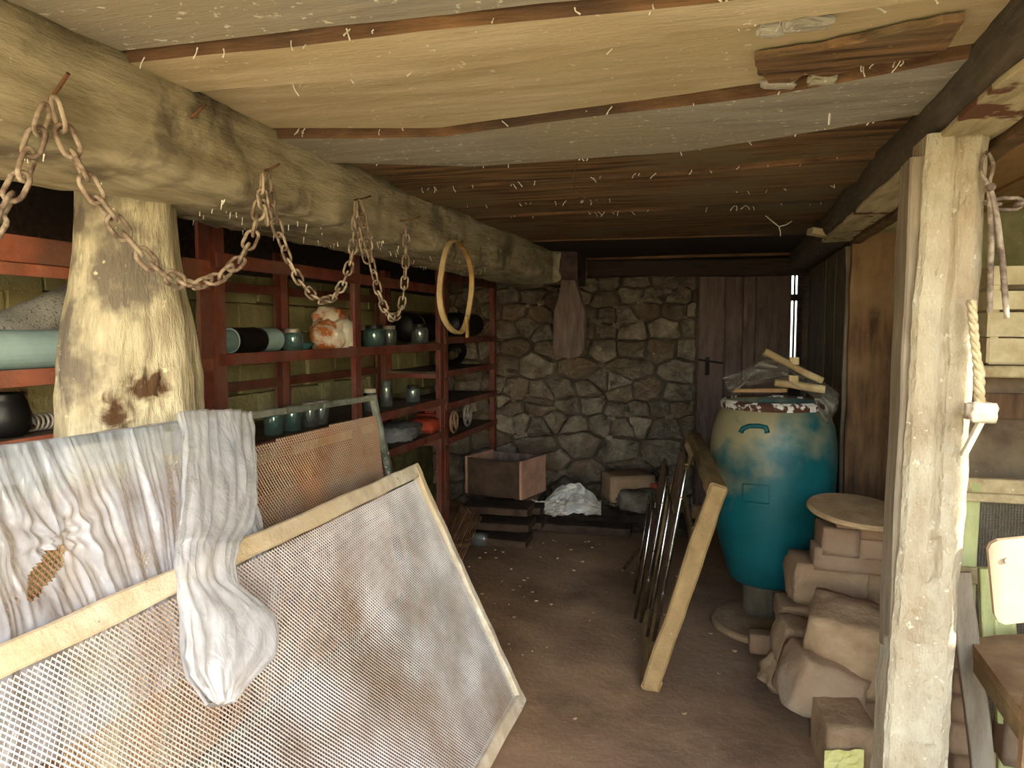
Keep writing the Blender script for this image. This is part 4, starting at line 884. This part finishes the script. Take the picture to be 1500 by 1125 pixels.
def fold_chair(foot, top, back, label):
    foot, top, back = Vector(foot), Vector(top), Vector(back); t = thing('folding_chair', label, 'folding chair', tuple(foot), 'folded chairs leaning by the wooden frame')
    vz = top - foot; n_ = vz.cross(back).normalized()
    def P(a, b_, o=0): return foot + vz * a + back * b_ + n_ * o
    loop = [P(0.01, 0), P(.5, 0), P(.85, .01), P(.95, .05), P(1, .18), P(1, .82), P(.95, .95), P(.85, .99), P(.5, 1), P(0.01, 1)]
    MB().tube(loop, .010, 8).build('tube_frame', 'chrome', t, smooth=True)
    loop = [P(0.01, .08, .03), P(.45, .07, .035), P(.72, .09, .04), P(.76, .2, .04), P(.76, .8, .04), P(.72, .91, .04), P(.45, .93, .035), P(0.01, .92, .03)]
    MB().tube(loop, .009, 8).build('tube_frame', 'chrome', t, smooth=True)
    for nm, z0, z1 in (('backrest', .70, .97), ('seat', .22, .64)):
        q = [P(z0, .04), P(z0, .96), P(z1, .94), P(z1, .06)]; MB().loft([[p - n_ * .008 for p in q], [p + n_ * .008 for p in q]]).build(nm, 'chair_wood', t)
    for z in (.3, .55, .8): p = P(z, .0); MB().tube([p, p - Vector((0, .02, 0))], .006, 6).build('bolt', 'chrome', t)
fold_chair((-.375, 3.74, .012), (-.255, 3.80, .78), (-.05, .40, .01), 'folded chair with chrome tubes, farther from the wooden frame')
fold_chair((-.29, 3.46, .012), (-.145, 3.52, .90), (-.05, .40, .01), 'folded chair with chrome tubes right beside the wooden frame')
MB().rbar(oz(935, 805, .02), oz(912, 835, .02) + Vector((0, 0, .0)), .02, .012, seg=3, amp=.002).build('stick', 'board_brown', label='short dark stick on the floor beside the folded chairs', cat='stick')
# ================================================================== STONE AND BRICK PILE BY THE POST
GP = 'rubble pile behind the square post'
pile = [
 ('stone', 1205, 1062, 1278, 1185, 2.62, .26, 'stone_dusty', 'upright dusty block at the foot of the pile with yellow paper', .10, .05, (0, 0, .12)),
 ('stone', 1152, 975, 1262, 1072, 2.84, .26, 'stone_pale', 'tilted pale grey boulder under the big squared stone', .35, .14, (0, .35, .2)),
 ('stone', 1188, 905, 1305, 1028, 2.92, .30, 'stone_dusty', 'big squared dusty stone in the middle of the pile', .22, .10, (.1, .12, -.2)),
 ('stone', 1138, 922, 1200, 990, 3.12, .22, 'stone_dusty', 'rounded brown stone wedged beside the big squared stone', .5, .12, (0, .2, .1)),
 ('stone', 1225, 893, 1320, 940, 3.22, .24, 'stone_dusty', 'flat stone slab behind the big squared stone', .2, .1, (0, .12, .1)),
 ('stone', 1140, 888, 1215, 932, 3.34, .22, 'stone_dusty', 'low stone under the broad cracked stone', .25, .12, (0, 0, .1)),
 ('stone', 1158, 826, 1280, 900, 3.36, .26, 'stone_dusty', 'broad cracked stone carrying the bricks', .28, .12, (0, .08, .1)),
 ('stone', 1268, 840, 1340, 900, 3.36, .22, 'stone_dusty', 'dim stone beside the broad cracked stone', .28, .12, (0, .0, .1)),
 ('stone', 1240, 1020, 1320, 1200, 2.95, .2, 'stone_dusty', 'shaded upright stone behind the post foot', .3, .12, (0, 0, 0)),
 ('brick', 1192, 803, 1318, 846, 3.36, .14, 'brick_dusty', 'long pale brick at the bottom of the brick stack', .04, .04, (0, .03, .05)),
 ('brick', 1203, 774, 1257, 818, 3.35, .20, 'brick_dusty', 'stubby brick on the long pale brick', .05, .05, (0, .04, .08)),
 ('brick', 1260, 792, 1325, 825, 3.36, .20, 'brick_dusty', 'reddish brick beside the stubby brick', .04, .04, (0, .03, 0)),
 ('brick', 1226, 762, 1320, 794, 3.38, .20, 'brick_dusty', 'brick directly under the round wooden lid', .04, .04, (0, .03, 0)),
 ('brick', 1098, 930, 1146, 962, oz(1120, 960, 0).y, .1, 'brick_dusty', 'lone small brick on the floor by the round slab', .1, .06, (0, .0, .05)),
 ('stone', 1122, 972, 1168, 1022, 3.12, .14, 'stone_dusty', 'flat stone shard on the floor before the pile', .35, .3, (.0, .5, .3)),
]
for i, (nm, x0, y0, x1, y1, Y, dp, mm_, lb, k, am, rt) in enumerate(pile):
    px_rock(nm, x0, y0, x1, y1, Y, dp, mm_, lb, nm, i + 21, k, am, rt, 8 if nm == 'stone' else 5, GP)
p = oy(1238, 1108, 2.575); MB().grid(lambda u, v: (p.x - .06 + .12 * u, p.y + .02 - .012 * N((u, v, 0), 4, 1), p.z - .07 + .07 * v + .02 * u), 8, 5).build('paper_scrap', 'paper_yellow', label='yellow paper scrap on the upright dusty block', cat='paper')
lc = oy(1258, 760, 3.47); lc = Vector((.575, 3.47, .705))
MB().lathe([(0, 0), (.205, 0), (.212, .006), (.212, .016), (.204, .024), (0, .028)], lc, 48, Euler((.10, .08, 0)).to_matrix(), False).build('round_lid', 'lid_wood', label='round dusty wooden lid lying on the brick stack', cat='lid')
# ================================================================== RIGHT BAY
# tongs, chain, rope, hook
tg = thing('blacksmith_tongs', 'long rusty tongs hanging beside the square post', 'tongs', tuple(oy(1465, 470, 1.93)))
Yt = 1.93
for pts_, nm in (([(1443, 226), (1437, 240), (1438, 255), (1447, 270), (1455, 290), (1462, 330), (1468, 380), (1472, 430), (1475, 468)], 'arm'), ([(1448, 224), (1455, 238), (1454, 252), (1449, 268), (1450, 300), (1452, 340), (1451, 400), (1449, 466)], 'arm')):
    q = smooth_path([oy(x, y, Yt + (.006 if nm == 'arm' and pts_[0][0] == 1448 else 0)) for x, y in pts_], .015); n_ = len(q)
    MB().tube(q, [.0038 + .0030 * min(1, i / n_ * 2.5) * (1 if i < n_ * .85 else 1 - (i / n_ - .85) * 3) for i in range(n_)], 8).build(nm, 'rust_chain', tg, smooth=True)
MB().lathe([(0, -.012), (.009, -.012), (.009, .014), (0, .014)], oy(1450, 275, Yt), 12, frame_rot((0, 1, 0), (0, 0, 1)), False).build('pivot', 'rust_chain', tg)
MB().tube([oy(1445, 228, Yt + .05), oy(1445, 222, Yt - .02)], .003, 6).build('nail', 'rust_dark', tg)
cC = thing('chain', 'rusty chain strung level behind the hanging tongs', 'chain', tuple(oy(1480, 300, 1.98)))
chain([(1428, 296), (1440, 300), (1455, 298), (1480, 302), (1500, 296), (1540, 280), (1600, 250)], 1.98, lkA, .046, cC, (0, 1, 0), 'y')
rp_ = thing('rope_end', 'frayed pale rope holding a metal hook beside the post', 'rope', tuple(oy(1436, 592, 1.90)))
for k in range(3):
    q = smooth_path([oy(x, y, 1.90) for x, y in ((1423, 440), (1426, 480), (1430, 520), (1434, 545), (1434, 570), (1436, 592))], .008)
    MB().tube([c + Vector((math.cos(i * .8 + k * 2.1) * .005, math.sin(i * .8 + k * 2.1) * .005, 0)) for i, c in enumerate(q)], [.0058 + .002 * (i > len(q) * .6) for i in range(len(q))], 6).build('strand', 'rope', rp_, smooth=True)
hk = thing('metal_bracket', 'bent pale metal bracket tied to the rope end', 'bracket', tuple(oy(1412, 668, 1.90)))
MB().rbar(oy(1446, 600, 1.90), oy(1411, 668, 1.92), .012, .020, (0, 1, 0), 6, .002, 3).build('arm', 'frame_white', hk)
MB().rock(oy(1440, 604, 1.90), (.050, .03, .045), 3, 6, .5, .25).build('head', 'frame_white', hk, smooth=True)
MB().rock(oy(1424, 602, 1.90), (.03, .02, .035), 5, 5, .5, .3).build('lug', 'rust_chain', hk, smooth=True)
# cupboard with crate
cu = thing('wooden_cupboard', 'brown wooden cupboard with a pale top board carrying a crate', 'cupboard', (1.3, 3.2, 0))
MB().rbar((1.26, 3.22, 0), (1.26, 3.22, 1.33), .90, .40, (0, 1, 0), 14, .008, 4, .02).build('body', 'cupboard_brown', cu)
MB().rbar((.79, 3.20, 1.352), (1.75, 3.20, 1.352), .50, .04, seg=14, amp=.006, seed=3).build('top_board', 'pallet_wood', cu)
MB().rbar((.82, 3.01, 1.23), (1.70, 3.01, 1.23), .02, .09, seg=8, amp=.004, seed=6).build('rail', 'board_brown', cu)
cr = thing('slatted_crate', 'pale slatted fruit crate on the brown cupboard', 'crate', (1.25, 3.2, 1.374))
for k, z in enumerate((1.425, 1.515, 1.60, 1.685)):
    hh = .085 if k < 2 else .065
    MB().rbar((.90, 2.998, z), (1.50, 2.998, z + .0), .010, hh, seg=8, amp=.002, seed=k).build('slat', 'crate_wood', cr)
    MB().rbar((.90, 3.36, z), (1.50, 3.36, z), .010, hh, seg=8, amp=.002, seed=k + 7).build('slat', 'crate_wood', cr)
    MB().rbar((.895, 2.995, z), (.895, 3.36, z), .010, hh, seg=6, amp=.002, seed=k + 3).build('slat', 'crate_wood', cr)
for x, y in ((.915, 3.015), (.915, 3.34), (1.48, 3.015), (1.48, 3.34)): MB().rbar((x, y, 1.376), (x, y, 1.72), .03, .025, (0, 1, 0), 4, .002, x).build('corner_post', 'crate_wood', cr)
MB().rbar((1.035, 2.985, 1.376), (1.03, 2.985, 1.70), .035, .012, (0, 1, 0), 4, .002, 3).build('brace', 'crate_wood', cr)
MB().box((1.2, 3.18, 1.380), (.58, .36, .008)).build('bottom', 'crate_wood', cr)
# second screen (fine mesh) in front of the cupboard
sc = thing('fine_screen', 'fine wire mesh screen in a pale frame before the brown cupboard', 'screen', (1.3, 2.8, 0)); Ys = 2.78
fa = oy(1408, 705, Ys); zt_ = fa.z
for a, b_, wd, dp in (((.74, Ys, zt_ - .01), (1.8, Ys, zt_ - .01), .05, .03), ((.74, Ys - .02, zt_ - .045), (1.8, Ys - .02, zt_ - .045), .028, .03), ((.80, Ys, .05), (.80, Ys, zt_), .05, .03), ((.74, Ys - .012, .685), (1.8, Ys - .012, .685), .055, .03), ((.74, Ys, .06), (1.8, Ys, .06), .05, .03)):
    v = a[0] == b_[0]; MB().rbar(a, b_, wd if not v else wd, dp if not v else dp, (0, 1, 0), 12, .004, a[2], .1).build('frame_bar', 'green_board' if v else 'pallet_wood', sc)
m = MB()
for k in range(110): x = .80 + k * .009; m.box((x, Ys + .005, .50), (.0022, .002, .86))
for k in range(95): z = .08 + k * .009; m.box((1.3, Ys + .007, z), (1.0, .002, .0022))
m.build('wire_mesh', 'mesh_grey', sc, kind='stuff')
# chair with painted back
ch = thing('old_chair', 'old wooden chair with a pale rounded back panel beside the post', 'chair', (.80, 1.95, 0))
cpx = [(1448, 806), (1452, 797), (1462, 792), (1500, 788), (1560, 786), (1572, 800), (1574, 900), (1566, 908), (1500, 912), (1472, 915), (1462, 910), (1457, 900)]
fb = [oy(x, y, 1.90) for x, y in cpx]; MB().loft([fb, [p + Vector((0, .016, 0)) for p in fb]]).build('backrest', 'chair_back_paint', ch)
p = oy(1475, 821, 1.895); MB().lathe([(0, -.003), (.006, -.003), (.007, 0), (0, .003)], p, 12, frame_rot((0, 1, 0), (0, 0, 1)), False).build('bolt', 'lid_metal', ch)
zq = .60
st = [oz(1420, 936, zq), oz(1462, 930, zq), oz(1600, 925, zq), oz(1680, 1040, zq), oz(1502, 1050, zq)]
MB().loft([[p - Vector((0, 0, .03)) for p in st], st]).build('seat', 'seat_wood', ch)
for a, b_ in (((st[4] + Vector((.03, .03, -.03))), Vector((st[4].x + .03, st[4].y, 0))), ((st[3] + Vector((-.03, .03, -.03))), Vector((st[3].x, st[3].y, 0))), (Vector((.71, 1.935, .90)), Vector((.69, 1.96, 0))), (Vector((.90, 1.935, .90)), Vector((.92, 1.96, 0)))):
    MB().rbar(a, b_, .03, .035, (0, 1, 0), 8, .003, a[0], .15).build('leg', 'seat_wood', ch)
MB().rbar(st[0] + Vector((.01, 0, -.055)), st[4] + Vector((.01, 0, -.055)), .02, .05, seg=5, amp=.004, seed=3).build('apron', 'frame_wood', ch)
# props behind the chair
MB().rbar(oy(1404, 838, 2.42), oy(1452, 1222, 2.30), .06, .03, (0, 1, 0), 10, .005, 3, .1).build('leaning_board', 'grey_board', label='grey board leaning beside the old chair', cat='board')
gb = thing('green_trestle', 'yellow-green painted trestle boards behind the old chair', 'trestle', tuple(oy(1455, 1060, 2.55)))
for a, b_, wd in (((1442, 832), (1450, 1010), .035), ((1463, 838), (1474, 960), .06), ((1478, 985), (1480, 1060), .075), ((1472, 1080), (1470, 1190), .04)):
    MB().rbar(oy(*a, 2.58), oy(*b_, 2.55), wd, .03, (0, 1, 0), 6, .004, a[0], .1).build('board', 'green_board', gb)
for i, (x0, y0, x1, y1, Y) in enumerate(((1402, 940, 1424, 985, 2.75), (1398, 985, 1425, 1020, 2.72), (1396, 1020, 1430, 1062, 2.70), (1394, 1062, 1432, 1110, 2.68), (1475, 1060, 1520, 1130, 2.62), (1400, 1110, 1440, 1160, 2.66))):
    px_rock('brick', x0, y0, x1, y1, Y - .12, .12, 'brick_dusty', ('topmost', 'second', 'third', 'fourth', 'lone far', 'lowest')[i] + ' dusty brick in the pile behind the leaning grey board', 'brick', i + 50, .12, .1, (0, .05, 0), 4, 'bricks behind the leaning grey board')

# ================================================================== COBWEBS
m = MB(); rc = random.Random(5)
for k in range(150):
    e = edges[rc.choice((3, 4, 5, 6, 7, 8, 9))]; x = rc.uniform(-1.15, .40); y = pl(e, x) + rc.uniform(-.02, .02); z = 2.052; L_ = rc.uniform(.008, .035)
    p0 = Vector((x, y, z)); d = Vector((rc.uniform(-1.2, 1.2), rc.uniform(-.9, .9), -1)) * L_ * .7
    m.tube([p0, p0 + d * .5 + Vector((rc.uniform(-.004, .004), 0, 0)), p0 + d], [.0016, .0011, .0018], 4)
for k in range(110):
    y = rc.uniform(1.0, 4.6); p0 = Vector((-1.235 + rc.uniform(-.35, .0), y, 1.835)); d = Vector((rc.uniform(-.3, .3), rc.uniform(-.3, .3), -1)) * rc.uniform(.006, .025)
    m.tube([p0, p0 + d * .5, p0 + d], [.0022, .0014, .0012], 4)
for a, b_, Y in (((1118, 313), (1141, 332), 3.9), ((1141, 332), (1160, 324), 3.9), ((1213, 135), (1214, 183), 2.05), ((1141, 332), (1143, 346), 3.9)):
    p, q = oy(*a, Y), oy(*b_, Y); m.tube([p, p.lerp(q, .5) + Vector((.004, 0, -.004)), q], .0025, 4)
m.build('cobweb_threads', 'cobweb', label='dusty cobweb threads hanging from the planks and the hewn beam', cat='cobweb', kind='stuff')

m = MB(); rg = random.Random(9)
for k in range(120):
    x, y = (rg.uniform(-1.7, -.75), rg.uniform(3.2, 5.2)) if k < 95 else (rg.uniform(-.7, .3), rg.uniform(2.4, 5.0)); d = rg.uniform(.004, .015)
    m.rock((x, y, fz(x, y) + d * .2), (d * 1.5, d, d * .7), k, 2, .5, .3, (0, 0, rg.uniform(0, 3)))
m.build('pebbles', 'floor_earth', label='small pebbles and crumbs scattered over the earth floor', cat='pebbles', kind='stuff')
